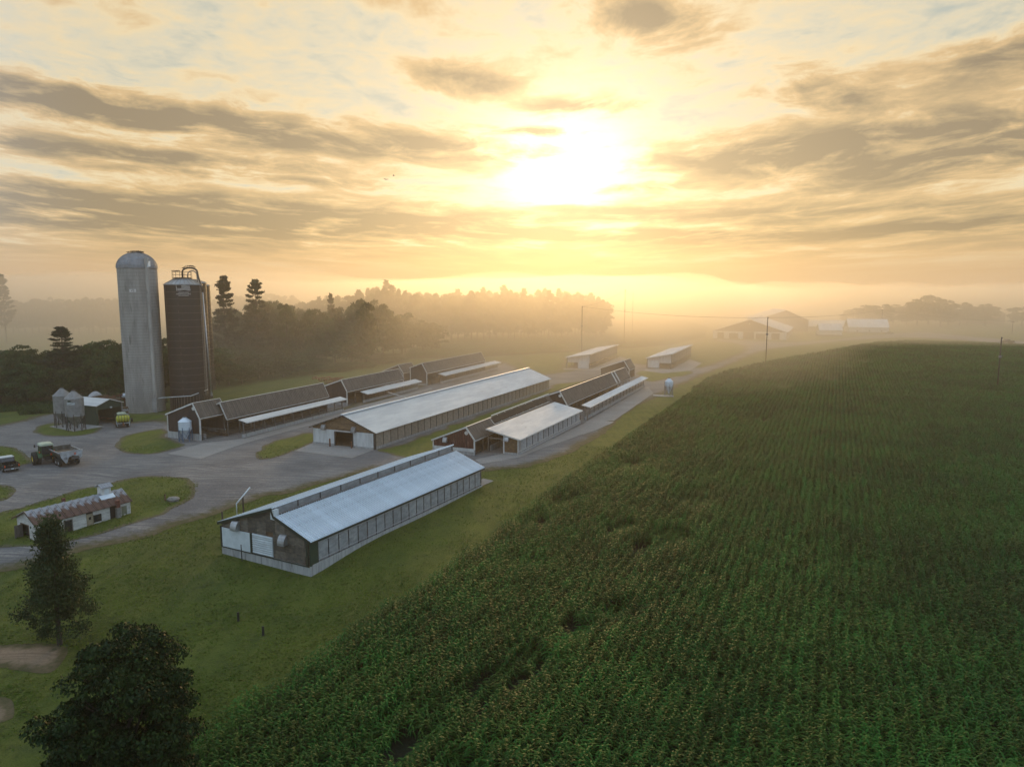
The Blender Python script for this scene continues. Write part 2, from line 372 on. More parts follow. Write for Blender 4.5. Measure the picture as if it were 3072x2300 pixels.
M['grass_blade'] = leaf_mat('grass_blades', (.062, .096, .010), (.100, .132, .015), (.15, .14, .032), tr=.2, sc_=.3, rough=.7)
def lawn_mat(name, bright=1.0, dry=.5, edge=False):
    m, nt, b = new_mat(name)
    p = coords('Position')
    n1 = xnoise(p, .035, 4., .6); n2 = xnoise(p, .22, 5., .62); n3 = xnoise(p, 1.6, 5., .65); n4 = xnoise(p, 9., 3., .6)
    mow = xnoise(xvec(p, .8, .07, 1, R(25)), 1.0, 3., .55)
    c = xmix(xmap(n2, .35, .65), (.046 * bright, .072 * bright, .008), (.076 * bright, .102 * bright, .012))
    c = xmix(xmap(mow, .4, .65) * .45, c, (.100 * bright, .112 * bright, .020))
    c = xmix(xmap(n1, .48, .70) * dry, c, (.095, .088, .032))
    c = xmix(xmap(n3, .56, .78) * dry * .9, c, (.090, .068, .034))
    c = xmix(xmap(n4, .50, .72) * .5, c, (.020, .036, .009))
    c = xmix(xmap(xnoise(p, .55, 5., .7), .52, .70) * .55, c, (.026, .044, .012))
    c = xmix(xmap(n4, .44, .30) * .6, c, (.10, .125, .035))
    if edge:
        a = nt.nodes.new('ShaderNodeAttribute'); a.attribute_name = 'edge'
        e = X(a.outputs['Fac']) * 1.3 + (n3 - .5) * 1.6 + (n2 - .5) * .9
        c = xmix(xmap(e, .12, .62), xmix(xmap(n4, .4, .6), (.14, .12, .085), (.085, .078, .04)), c)
    xsock(c, b.inputs['Base Color']); b.inputs['Roughness'].default_value = .85; b.inputs['Specular IOR Level'].default_value = .25
    bump(b, n3 * .7 + n4 * .8, 1.0, .2)
    return m
M['lawn'] = lawn_mat('lawn_grass', 1.15, .26)
M['lawn_island'] = lawn_mat('island_grass', 1.3, .26, True)
M['meadow'] = lawn_mat('meadow_grass', 1.0, .3)

def gravel_mat(name, c1, c2, c3, tracks=.5, edge=True):
    m, nt, b = new_mat(name)
    p = coords('Position')
    n1 = xnoise(p, .12, 4., .6); n2 = xnoise(p, 1.3, 5., .65); n4 = xnoise(p, 4., 4., .7)
    w = xnoise(p, .05, 2., .5, color=True)
    vm = nt.nodes.new('ShaderNodeVectorMath'); vm.operation = 'MULTIPLY_ADD'
    nt.links.new(w.v, vm.inputs[0]); vm.inputs[1].default_value = (9, 9, 0); nt.links.new(p.v, vm.inputs[2])
    st = xnoise(xvec(X(vm.outputs[0]), .13, 3.4, 1, R(-14)), 1.0, 6., .7)
    c = xmix(xmap(n1, .35, .68), c1, c2)
    c = xmix(xmap(st, .49, .62) * tracks * xmap(n1, .3, .55), c, c3)
    c = xmix(xmap(st, .46, .34) * .7, c, tuple(q * .6 for q in c1))
    c = xmix(xmap(n2, .55, .75) * .5, c, tuple(q * .6 for q in c1))
    c = xmix(xmap(n4, .5, .68) * .6, c, tuple(q * .5 for q in c2))
    c = xmix(xmap(n4, .44, .32) * .45, c, c3)
    if edge:
        a = nt.nodes.new('ShaderNodeAttribute'); a.attribute_name = 'edge'
        e = X(a.outputs['Fac']) + (n2 - .5) * 1.1 + (n1 - .5) * .6
        c = xmix(xmap(e, .15, .75), xmix(xmap(n2, .4, .6), (.070, .068, .028), (.10, .082, .045)), c)
    xsock(c, b.inputs['Base Color']); b.inputs['Roughness'].default_value = .92; b.inputs['Specular IOR Level'].default_value = .2
    bump(b, n2 * .5 + n4 * .5 + st * .5, .8, .07)
    return m
M['gravel'] = gravel_mat('yard_gravel', (.115, .116, .120), (.165, .164, .162), (.30, .28, .25), .8)
M['dirt_lane'] = gravel_mat('dirt_lane', (.15, .13, .105), (.20, .17, .13), (.28, .24, .19), .5)
M['slab'] = gravel_mat('concrete_slab', (.25, .24, .225), (.31, .30, .28), (.20, .185, .165), .35, False)
M['bare'] = gravel_mat('bare_soil', (.22, .165, .11), (.28, .215, .15), (.13, .095, .065), .6)
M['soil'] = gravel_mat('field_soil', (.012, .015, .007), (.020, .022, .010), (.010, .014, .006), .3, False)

# ------------------------------------------------------------------ ground sheets
def ground():
    def axis(segs):
        out = []
        for a, b, s in segs: out += list(np.arange(a, b, s))
        return np.array(out + [segs[-1][1]])
    xs = axis([(-4000, -800, 400), (-800, -250, 50), (-250, 420, 5), (420, 1000, 58), (1000, 4000, 500)])
    ys = axis([(-400, -40, 60), (-40, 20, 10), (20, 420, 4), (420, 1000, 29), (1000, 4500, 500)])
    vs = [(x, y, terr(x, y)) for y in ys for x in xs]; n = len(xs)
    fs = [(j * n + i, j * n + i + 1, (j + 1) * n + i + 1, (j + 1) * n + i) for j in range(len(ys) - 1) for i in range(n - 1)]
    mb = MB(); mb.v = vs; mb.f = fs
    o = part('ground', mb, M['lawn'], smooth=True); tag(o, kind='structure')
ground()
def inside(p, poly):
    x, y = p; c = False; j = len(poly) - 1
    for i in range(len(poly)):
        xi, yi = poly[i]; xj, yj = poly[j]
        if (yi > y) != (yj > y) and x < (xj - xi) * (y - yi) / (yj - yi) + xi: c = not c
        j = i
    return c
def sheet(name, pts, mat, dz, step=4., wob=.5, px=True, fade=3., kind='structure', smoothen=2):
    """a draped sheet of ground cover; its outline wanders a little and each vertex knows how far the edge is"""
    P = [at(*p).to_2d() if px else Vector(p) for p in pts]
    for _ in range(smoothen):
        Q = []
        for i in range(len(P)):
            a, b = P[i], P[(i + 1) % len(P)]
            Q += [a.lerp(b, .25), a.lerp(b, .75)] if (b - a).length > .6 else [a]
        P = Q
    O = []
    for i in range(len(P)):
        a, b = P[i], P[(i + 1) % len(P)]; k = max(1, int((b - a).length / (step * .5)))
        for j in range(k):
            q = a.lerp(b, j / k); w = wob * min(1, (a - b).length / 2)
            O.append(q + Vector((noise.noise(Vector((q.x * .3, q.y * .3, 1))), noise.noise(Vector((q.x * .3, q.y * .3, 7))))) * 2 * wob)
    xs = [q.x for q in O]; ys = [q.y for q in O]; inner = []
    A = np.array([(q.x, q.y) for q in O]); Bn = np.roll(A, -1, axis=0)
    def edist(x, y):
        d = Bn - A; t = ((x - A[:, 0]) * d[:, 0] + (y - A[:, 1]) * d[:, 1]) / np.maximum((d ** 2).sum(1), 1e-9); t = np.clip(t, 0, 1)
        return float(np.sqrt(((A[:, 0] + t * d[:, 0] - x) ** 2 + (A[:, 1] + t * d[:, 1] - y) ** 2).min()))
    y = min(ys) + step / 2
    poly = [(q.x, q.y) for q in O]
    while y < max(ys):
        x = min(xs) + step / 2
        while x < max(xs):
            if inside((x, y), poly) and edist(x, y) > step * .4: inner.append(Vector((x, y)))
            x += step
        y += step
    allp = O + inner; m = len(O)
    vv, ee, ff, *_ = geometry.delaunay_2d_cdt(allp, [(i, (i + 1) % m) for i in range(m)], [], 1, 1e-4)
    me = bpy.data.meshes.new(name)
    me.from_pydata([(q.x, q.y, terr(q.x, q.y) + dz) for q in vv], [], [tuple(f) for f in ff]); me.materials.append(mat)
    at_ = me.attributes.new('edge', 'FLOAT', 'POINT')
    at_.data.foreach_set('value', [min(1., edist(q.x, q.y) / fade) for q in vv])
    me.update(); o = ob(name, me)
    if len(me.polygons) and me.polygons[0].normal.z < 0: me.flip_normals()
    return tag(o, kind=kind)

YARD = [(-260, 1290), (0, 1278), (90, 1252), (163, 1236), (235, 1240), (300, 1256), (385, 1268), (440, 1264), (500, 1258), (560, 1275), (683, 1250),
        (985, 1178), (1210, 1122), (1455, 1080), (1520, 1084), (1600, 1128), (1700, 1114), (1790, 1104), (1850, 1078), (1945, 1098), (2060, 1084), (2080, 1100), (2100, 1104),
        (2188, 1071), (2238, 1053), (2219, 1031), (2140, 1022), (2140, 1016), (2364, 1027), (2421, 1024), (2539, 1014), (2583, 1007), (2680, 1001), (2759, 994), (2847, 1003),
        (3150, 1030), (3150, 1040), (2759, 1011), (2627, 1016), (2495, 1025), (2408, 1036), (2298, 1049), (2245, 1071), (2188, 1097), (2100, 1128),
        (2024, 1165), (1970, 1192), (1916, 1215), (1870, 1244), (1844, 1267), (1825, 1289), (1789, 1314), (1717, 1357), (1645, 1384), (1570, 1402), (1500, 1410),
        (1442, 1416), (1380, 1412), (1310, 1400), (1180, 1400), (1060, 1420), (873, 1478), (795, 1492), (710, 1515), (699, 1524), (543, 1575), (435, 1607), (326, 1640),
        (254, 1654), (90, 1698), (0, 1715), (-300, 1780)]
sheet('gravel_yard', YARD, M['gravel'], .03, 3., .6, fade=3.5)
ISLANDS = [
    ([(156, 1268), (135, 1272), (105, 1283), (94, 1292), (120, 1306), (217, 1311), (286, 1299), (310, 1284), (300, 1272), (230, 1275)], 'bins'),
    ([(500, 1281), (398, 1301), (355, 1317), (342, 1339), (366, 1357), (435, 1363), (496, 1357), (558, 1337), (530, 1322), (504, 1318)], 'shed'),
    ([(770, 1358), (792, 1333), (861, 1312), (947, 1291), (951, 1328), (884, 1353), (814, 1377), (776, 1380)], 'lane'),
    ([(-300, 1600), (54, 1526), (145, 1496), (290, 1457), (362, 1439), (417, 1431), (489, 1429), (565, 1435), (598, 1451), (594, 1473), (558, 1509), (471, 1553), (326, 1596), (232, 1618), (156, 1640), (0, 1643), (-300, 1690)], 'old'),
    ([(-300, 1345), (0, 1336), (50, 1345), (95, 1370), (96, 1390), (60, 1396), (0, 1404), (-300, 1420)], 'left'),
    ([(-300, 1450), (0, 1453), (40, 1463), (47, 1480), (20, 1500), (0, 1506), (-300, 1550)], 'left'),
    ([(330, 1262), (385, 1240), (440, 1243), (500, 1240), (505, 1257), (440, 1263), (395, 1268)], 'silo'),
    ([(1122, 1352), (1180, 1340), (1647, 1172), (1664, 1150), (1700, 1150), (1795, 1135), (1800, 1120), (1860, 1110), (1870, 1128), (1700, 1180), (1400, 1290), (1316, 1335), (1318, 1360), (1345, 1385), (1300, 1402), (1225, 1374)], 'strip'),
    ([(1905, 1113), (1942, 1112), (2020, 1113), (2080, 1112), (2075, 1125), (1990, 1137), (1965, 1148), (1920, 1138)], 'north'),
    ([(1540, 1066), (1690, 1060), (1700, 1104), (1640, 1122), (1590, 1118)], 'north')]
for p, _ in ISLANDS: sheet('lawn', p, M['lawn_island'], .055, 1.5, .45, fade=2.)
sheet('dirt_lane', [(1056, 1375), (950, 1330), (944, 1290), (1000, 1262), (1080, 1225), (1240, 1170), (1400, 1120), (1500, 1098), (1520, 1085), (1490, 1080), (1310, 1135), (1090, 1195), (1040, 1222), (750, 1296), (745, 1322), (690, 1345)][3:14], M['dirt_lane'], .045, 4., .3)
sheet('concrete_lane', [(502, 1361), (602, 1377), (684, 1347), (751, 1325), (944, 1272), (1046, 1243), (1300, 1166), (1290, 1163), (1040, 1228), (735, 1316), (608, 1330)], M['slab'], .062, 4., .02, smoothen=0)
sheet('concrete_apron', [(882, 1353), (1056, 1375), (1121, 1350), (944, 1327)], M['slab'], .07, 4., .02, smoothen=0)
sheet('concrete_apron', [(1426, 1380), (1442, 1392), (1560, 1372), (1640, 1340), (1790, 1290), (1842, 1266), (1810, 1262), (1765, 1262), (1750, 1272), (1556, 1366), (1526, 1356)], M['slab'], .062, 4., .1, smoothen=0)
sheet('concrete_apron', [(1765, 1262), (1842, 1262), (1960, 1180), (1945, 1161), (1930, 1164)], M['slab'], .066, 4., .05, smoothen=0)
sheet('concrete_apron', [(1690, 1109), (1690, 1104), (1775, 1106), (1860, 1070), (1880, 1075), (1800, 1112)], M['slab'], .062, 4., .02, smoothen=0)
sheet('concrete_apron', [(1930, 1112), (1938, 1107), (2018, 1108), (2070, 1078), (2105, 1090), (2070, 1112), (1990, 1120)], M['slab'], .062, 4., .02, smoothen=0)
sheet('concrete_apron', [(1443, 1460), (1482, 1443), (1450, 1436), (1430, 1444)], M['slab'], .07, 4., .02, smoothen=0)
sheet('bare_soil_patch', [(-60, 1945), (40, 1932), (170, 1935), (215, 1950), (190, 1985), (150, 2020), (60, 2015), (0, 1995), (-60, 1990)], M['bare'], .02, 1., .3, fade=1.5)
sheet('bare_soil_patch', [(-80, 2090), (20, 2090), (45, 2110), (50, 2140), (30, 2170), (-80, 2190)], M['bare'], .02, 1., .3, fade=1.)

# ------------------------------------------------------------------ corn
FIELD_PX = [(1130, 1830), (1560, 1540), (1900, 1292), (2125, 1132), (2180, 1112), (2260, 1092), (2340, 1076), (2440, 1060), (2540, 1042), (2640, 1026), (2760, 1022), (3100, 1034)]
edge_pts = [at(u, v, 1.2).to_2d() for u, v in FIELD_PX]
d0 = (edge_pts[0] - edge_pts[1]).normalized()
edge_pts = [edge_pts[0] + d0 * 50] + edge_pts + [Vector((300, 330)), Vector((300, 5)), Vector((-10, 5))]
corn_poly = [(p.x, p.y) for p in edge_pts]
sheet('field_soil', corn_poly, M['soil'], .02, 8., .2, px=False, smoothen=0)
FAR = [at(u, v).to_2d() for u, v in [(1215, 1076), (1240, 1055), (1300, 1037), (1420, 1012), (1560, 993), (1760, 975), (2050, 965), (2120, 985), (2110, 1012), (2000, 1036), (1850, 1046), (1690, 1056), (1500, 1068), (1400, 1074)]]
far_poly = [(p.x, p.y) for p in FAR]
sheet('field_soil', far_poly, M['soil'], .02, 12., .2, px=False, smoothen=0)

def corn_segment(seed):
    r = random.Random(seed); mb = MB()
    for k in range(15):
        y = -1.5 + (k + .5) * .2 + r.uniform(-.05, .05); x = r.uniform(-.14, .14); h = r.uniform(1.5, 1.9)
        a0 = r.uniform(0, math.pi); lean = Vector((r.uniform(-.06, .06), r.uniform(-.06, .06), 0))
        mb.tube([(x, y, 0), (x + lean.x, y + lean.y, h)], [.014, .007], 3, False)
        nl = 9
        for j in range(nl):
            z = h * (.30 + .68 * j / (nl - 1)); a = a0 + j * math.pi + r.uniform(-.55, .55)
            L = r.uniform(.62, .92) * (1 - .35 * (j / (nl - 1)) ** 3); up = r.uniform(.5, 1.1); w = r.uniform(.07, .105)
            c, s = math.cos(a), math.sin(a); bx, by = x + lean.x * z / h, y + lean.y * z / h
            vs = []
            for t, ww in ((0, .45), (.28, 1), (.6, .85), (1, .08)):
                rr = L * (t - .14 * t * t); zz = z + L * up * (t * .95 - 1.25 * t * t)
                vs += [(bx + c * rr - s * w / 2 * ww, by + s * rr + c * w / 2 * ww, zz), (bx + c * rr + s * w / 2 * ww, by + s * rr - c * w / 2 * ww, zz + .02 * ww)]
            mb.add(vs, [(0, 1, 3, 2), (2, 3, 5, 4), (4, 5, 7, 6)])
    return mb.mesh('corn_row_piece', M['corn'])
seg_col = bpy.data.collections.new('corn_pieces')
for k in range(6):
    o = bpy.data.objects.new('corn_row_%02d' % k, corn_segment(k)); seg_col.objects.link(o)
GAPS = [(2080, 1498, 3.2, 1.3), (2012, 1612, 3.0, 1.2), (1845, 1842, 2.4, 1.0), (1730, 1885, 1.6, .9), (1600, 1962, 1.9, .9), (1520, 2012, 1.9, 1.1), (1440, 2062, 1.7, .9), (1250, 2185, 1.5, 1.2), (1145, 2260, 1.3, 1.1),
        (2290, 1255, 5, 1.6), (2990, 1172, 3.0, 2.0), (2300, 1100, 2, 2), (1690, 1500, 2.0, .9), (1620, 1560, 1.8, .8), (1850, 1585, 2., .8), (1900, 1390, 2, .8), (1930, 1640, 1.5, .7), (1380, 2290, 1.2, .9), (2480, 1135, 6, 1.5), (2600, 1085, 6, 1.5), (2350, 1160, 5, 1.3)]
GP = [(at(u, v, 1.0).to_2d(), a * (.6 if v > 1800 else 1.), b * (.8 if v > 1800 else 1.)) for u, v, a, b in GAPS]
def row_points(poly, head, seed, spacing=.76, seg=3.0, cull=True, keep=1.0):
    t = R(head); D = Vector((math.sin(t), math.cos(t))); A = Vector((math.cos(t), -math.sin(t))); r = random.Random(seed)
    us = [Vector(p).dot(A) for p in poly]; vs = [Vector(p).dot(D) for p in poly]; pts = []; rot = []; scl = []
    u = min(us)
    while u < max(us):
        v = min(vs) + r.uniform(0, seg)
        while v < max(vs):
            p = A * u + D * v
            if inside((p.x, p.y), poly) and (not cull or (p.y > 14 and abs(p.x) < p.y * .80 + 14)) and r.random() < keep:
                gap = False; q = 1.
                for g, ga, gb in GP:
                    dd = p - g
                    k = (dd.dot(D) / (ga * .4 + 1.0)) ** 2 + (dd.dot(A) / (gb + .3)) ** 2
                    if k < 1: gap = True; break
                    if k < 3: q = .78
                if gap and r.random() < .22: v += seg; continue
                if gap: q = .55
                s = q * (1 + .16 * noise.noise(Vector((p.x * .09, p.y * .09, 3))) + .10 * noise.noise(Vector((p.x * .4, p.y * .4, 9))))
                o_ = r.uniform(-.07, .07); pts.append((p.x + A.x * o_, p.y + A.y * o_, terr(p.x, p.y))); rot.append(-t + r.uniform(-.07, .07) + (math.pi if r.random() < .5 else 0)); scl.append((1.0 + r.uniform(0, .12), 1.02, s * r.uniform(.80, .98)))
            v += seg
        u += spacing
    return pts, rot, scl
def corn_field(name, pts, rot, scl, label):
    me = bpy.data.meshes.new(name); me.from_pydata(pts, [], []); n = len(pts)
    a = me.attributes.new('rot', 'FLOAT', 'POINT'); a.data.foreach_set('value', rot)
    a = me.attributes.new('scl', 'FLOAT_VECTOR', 'POINT'); a.data.foreach_set('vector', np.array(scl, dtype=np.float32).ravel())
    a = me.attributes.new('pick', 'INT', 'POINT'); a.data.foreach_set('value', [random.randrange(6) for _ in range(n)])
    o = ob(name, me); tag(o, label, None, None, 'stuff')
    ng = bpy.data.node_groups.new(name, 'GeometryNodeTree')
    ng.interface.new_socket('Geometry', in_out='INPUT', socket_type='NodeSocketGeometry'); ng.interface.new_socket('Geometry', in_out='OUTPUT', socket_type='NodeSocketGeometry')
    N = ng.nodes.new; L = ng.links.new
    gi, go = N('NodeGroupInput'), N('NodeGroupOutput'); ip = N('GeometryNodeInstanceOnPoints'); ci = N('GeometryNodeCollectionInfo')
    ci.inputs[0].default_value = seg_col; ci.inputs['Separate Children'].default_value = True; ci.inputs['Reset Children'].default_value = True
    def attr(nm, ty):
        q = N('GeometryNodeInputNamedAttribute'); q.data_type = ty; q.inputs[0].default_value = nm; return q.outputs[0]
    cx = N('ShaderNodeCombineXYZ'); L(attr('rot', 'FLOAT'), cx.inputs[2])
    L(gi.outputs[0], ip.inputs['Points']); L(ci.outputs[0], ip.inputs['Instance']); ip.inputs['Pick Instance'].default_value = True
    L(attr('pick', 'INT'), ip.inputs['Instance Index']); L(cx.outputs[0], ip.inputs['Rotation']); L(attr('scl', 'FLOAT_VECTOR'), ip.inputs['Scale'])
    L(ip.outputs[0], go.inputs[0])
    md = o.modifiers.new('rows', 'NODES'); md.node_group = ng
    return o
corn_field('corn', *row_points(corn_poly, 24.5, 1), 'dark green corn plants filling the big field on the right')
corn_field('corn', *row_points(far_poly, 75, 2, spacing=1.1, cull=False), 'pale misty corn plants in the field behind the cattle sheds')
print('corn done')

# ------------------------------------------------------------------ building kit
def slope(mb, x0, z0, x1, z1, y0, y1, rib=.45, rh=.035, th=.06):
    """a sheet roof slope running from the eave line (x0,z0) to (x1,z1), ribs running down the fall"""
    d = Vector((x1 - x0, 0, z1 - z0)).normalized(); n = Vector((-d.z, 0, d.x))
    if n.z < 0: n = -n
    k = max(1, round((y1 - y0) / rib)); w = (y1 - y0) / k; prof = []
    for i in range(k):
        y = y0 + i * w; prof += [(y, rh if i == 0 else 0.), (y + w * .10, 0.), (y + w * .78, 0.), (y + w * .83, rh), (y + w * .95, rh)]
    prof.append((y1, 0.))
    a, b = Vector((x0, 0, z0)), Vector((x1, 0, z1)); vs = []
    for y, h in prof:
        for q, hh in ((a, h + th), (b, h + th), (a, 0), (b, 0)): vs.append(q + n * hh + Vector((0, y, 0)))
    fs = []
    for i in range(len(prof) - 1):
        o = i * 4; p = o + 4; fs += [(o, p, p + 1, o + 1), (o + 2, o + 3, p + 3, p + 2), (o, o + 2, p + 2, p), (o + 1, p + 1, p + 3, o + 3)]
    fs += [(0, 1, 3, 2)]; o = (len(prof) - 1) * 4; fs += [(o, o + 2, o + 3, o + 1)]
    return mb.add(vs, fs)
def wall_strips(mb, x0, x1, zlo, top, y, th=.08, pitch=.3, rib=.05, holes=(), axis='x'):
    """ribbed sheet wall in the XZ plane (or YZ with axis='y'); top is a function of the position; holes are (a0,a1,z0,z1)"""
    xs = [x0]; k = max(1, round((x1 - x0) / pitch)); w = (x1 - x0) / k
    for i in range(k): xs += [x0 + i * w + w * .78, x0 + (i + 1) * w]
    for h in holes: xs += [h[0], h[1]]
    xs = sorted(set(round(q, 4) for q in xs if x0 - 1e-6 <= q <= x1 + 1e-6))
    for a, b in zip(xs, xs[1:]):
        if b - a < .004: continue
        ph = ((a + b) / 2 - x0) / w; pr = rib if ph - int(ph) > .78 else 0.
        c = (a + b) / 2; spans = [[zlo, None]]
        for h in holes:
            if h[0] < c < h[1]: spans = [[zlo, h[2]], [h[3], None]]
        for lo, hi in spans:
            ta, tb = (top(a), top(b)) if hi is None else (hi, hi)
            if min(ta, tb) - lo < .02: continue
            if axis == 'x': mb.prism([(a, y - pr, lo), (b, y - pr, lo), (b, y - pr, tb), (a, y - pr, ta)], (0, th + pr, 0))
            else: mb.prism([(y + pr, a, lo), (y + pr, b, lo), (y + pr, b, tb), (y + pr, a, ta)], (-th - pr, 0, 0))
    return mb
def clip(poly, f):
    """keep the part of a 2D polygon where f(p) >= 0, f linear"""
    out = []
    for i in range(len(poly)):
        a, b = poly[i], poly[(i + 1) % len(poly)]; fa, fb = f(a), f(b)
        if fa >= 0: out.append(a)
        if (fa >= 0) != (fb >= 0): t = fa / (fa - fb); out.append((a[0] + (b[0] - a[0]) * t, a[1] + (b[1] - a[1]) * t))
    return out
def profile(W, e, r, rp, l, inset=0.):
    """roof underside height over local x in [-W,0]"""
    def f(x):
        if x >= -rp * W: return e + (r - e) * (-x) / (rp * W)
        return r + (l - r) * (-x - rp * W) / ((1 - rp) * W)
    return f
def hood(parent, x, y, z, mat='galv', s=1.0):
    """a quarter-round sheet hood over a fan on a gable"""
    mb = MB(); n = 7; pts = [(-math.sin(k / (n - 1) * math.pi / 2) * .55 * s, .95 * s * math.cos(k / (n - 1) * math.pi / 2)) for k in range(n)]
    for sx in (-.42 * s, .40 * s): mb.prism([(x + sx, y, z)] + [(x + sx, y + p[0], z + p[1]) for p in pts], (.02, 0, 0))
    for a, b in zip(pts, pts[1:]): mb.prism([(x - .42 * s, y + a[0], z + a[1]), (x + .42 * s, y + a[0], z + a[1]), (x + .42 * s, y + b[0], z + b[1]), (x - .42 * s, y + b[0], z + b[1])], (0, .01, .02))
    part('fan_hood', mb, M[mat], parent)
def gable_lamp(parent, x, y, z):
    part('round_light', MB().lathe([(.0, -.12), (.22, -.12), (.22, 0), (.0, 0)], 12, (x, y, z), axis='y').lathe([(.22, -.15), (.30, -.15), (.30, -.02), (.22, -.02), (.22, -.15)], 12, (x, y, z), axis='y'), M['ridge_white'], parent)

def open_shed(label, x, y, th, W, L, e, r, rp, l, siding='siding_brown', name='calf_barn', found=.9, left_wall=True, open_gable=False, lamp=True, right='open', roofmat='roof_brown', loc_z=None, far_gable=True, monitor=False, group=None, posts=None, capw=.22):
    z = terr(x, y) if loc_z is None else loc_z
    t = thing(name, label, 'barn', (x, y, z), -R(th), group)
    f = profile(W, e, r, rp, l); X1 = -rp * W; o = .25
    part('roof', slope(MB(), 0, e, X1, r, -o, L + o), M[roofmat], t)
    part('roof', slope(MB(), -W, l, X1, r, -o, L + o), M[roofmat], t)
    if not monitor: part('ridge_cap', MB().beam((X1, -o - .02, r + .12), (X1, L + o + .02, r + .12), capw, .06), M['ridge_white'], t)
    part('rake_board', MB().beam((.02, -o - .02, e + .02), (X1, -o - .02, r + .05), .06, .24).beam((X1, -o - .02, r + .05), (-W - .02, -o - .02, l + .02), .06, .24), M['ridge_white'], t)
    part('rake_board', MB().beam((.02, L + o + .02, e + .02), (X1, L + o + .02, r + .05), .06, .24).beam((X1, L + o + .02, r + .05), (-W - .02, L + o + .02, l + .02), .06, .24), M['ridge_white'], t)
    part('eave_trim', MB().box(-.02, .04, -o, L + o, e - .1, e + .05), M['ridge_white'], t)
    i = .18
    if not open_gable:
        part('gable_wall', wall_strips(MB(), -W + i, -i, found, lambda q: f(q) - .03, 0), M[siding], t)
        part('foundation_wall', MB().box(-W + i - .05, -i + .05, -.12, .12, -1, found), M['concrete_wall'], t)
        part('corner_trim', MB().box(-i - .12, -i + .06, -.1, .1, found, e - .05), M['ridge_white'], t)
        part('corner_trim', MB().box(-W + i - .06, -W + i + .10, -.1, .1, found, l - .05), M['ridge_white'], t)
        if lamp: gable_lamp(t, X1 + .02, -.06, r - .85)
    if far_gable:
        part('gable_wall', wall_strips(MB(), -W + i, -i, found, lambda q: f(q) - .03, L - .1), M[siding], t)
        part('foundation_wall', MB().box(-W + i - .05, -i + .05, L - .12, L + .12, -1, found), M['concrete_wall'], t)
    if left_wall:
        part('back_wall', wall_strips(MB(), 0, L, found, lambda q: l - .06, -W + i, axis='y'), M[siding], t)
        part('foundation_wall', MB().box(-W + i - .14, -W + i + .06, 0, L, -1, found), M['concrete_wall'], t)
    else:
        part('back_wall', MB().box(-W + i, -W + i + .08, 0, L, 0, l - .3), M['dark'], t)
    if right == 'open':
        n = posts or max(2, round(L / 3.0))
        for k in range(n + 1):
            yy = .15 + (L - .3) * k / n
            part('post', MB().box(-.32, -.16, yy - .08, yy + .08, -.5, e - .02), M['wood_grey'], t)
        part('header_beam', MB().box(-.30, -.18, 0, L, e - .38, e - .10), M['wood'], t)
        part('bedding', MB().prism([(-W + .4, .2, .0), (-.9, .2, .0), (-2.2, .2, .35), (-W + .4, .2, .75)], (0, L - .4, 0)), M['dirt_dark'], t)
        for k in range(n):
            y0 = .15 + (L - .3) * k / n; y1 = .15 + (L - .3) * (k + 1) / n
            mb = MB()
            for zz in (.35, .65, .95, 1.25): mb.beam((-.12, y0 + .1, zz), (-.12, y1 - .1, zz), .05, .07)
            part('gate', mb, M['wood' if k % 3 else 'steel_dark'], t)
    elif right == 'solid':
        part('front_wall', wall_strips(MB(), 0, L, found, lambda q: e - .06, -i, axis='y'), M[siding], t)
        part('foundation_wall', MB().box(-i - .06, -i + .1, 0, L, -1, found), M['concrete_wall'], t)
    return t

def canopy(label, x, y, th, W, L, e, l, n, mat='roof_white', name='feed_canopy', bars='steel_dark', solid=False):
    """narrow roof on posts over a feed bunk"""
    z = terr(x, y); t = thing(name, label, 'feed canopy', (x, y, z), -R(th), 'canopies over the feed bunks')
    part('roof', slope(MB(), 0, e, -W, l, 0, L, .3, .03, .05), M[mat], t)
    part('roof_edge', MB().box(-.01, .05, -.02, L + .02, e - .08, e + .07).beam((.02, -.02, e + .02), (-W, -.02, l + .02), .05, .13), M['ridge_white'], t)
    px = -W * .62
    for k in range(n + 1):
        yy = .35 + (L - .7) * k / n; zt = e + (l - e) * .62
        mb = MB().box(px - .08, px + .08, yy - .08, yy + .08, .3, zt)
        mb.beam((px, yy, zt - .75), (-.12, yy, e - .02), .07, .09).beam((px, yy, zt - .75), (-W + .1, yy, l - .04), .07, .09)
        part('post', mb, M['wood_grey'], t)
    part('header_beam', MB().box(px - .07, px + .07, .1, L - .1, e + (l - e) * .5 - .22, e + (l - e) * .5), M['wood_grey'], t)
    part('feed_curb', MB().box(px - .18, px + .12, 0, L, -.4, .62), M['concrete_wall'], t)
    for k in range(n):
        y0 = .35 + (L - .7) * k / n; y1 = .35 + (L - .7) * (k + 1) / n; mb = MB()
        mb.beam((px - .02, y0 + .08, 1.45), (px - .02, y1 - .08, 1.45), .06).beam((px - .02, y0 + .08, .72), (px - .02, y1 - .08, .72), .06)
        m = max(4, round((y1 - y0) / .38))
        for j in range(m + 1): mb.beam((px - .02, y0 + .1 + (y1 - y0 - .2) * j / m, .7), (px - .02, y0 + .1 + (y1 - y0 - .2) * j / m, 1.46), .05)
        part('stanchion_panel', mb, M[bars], t)
    return t

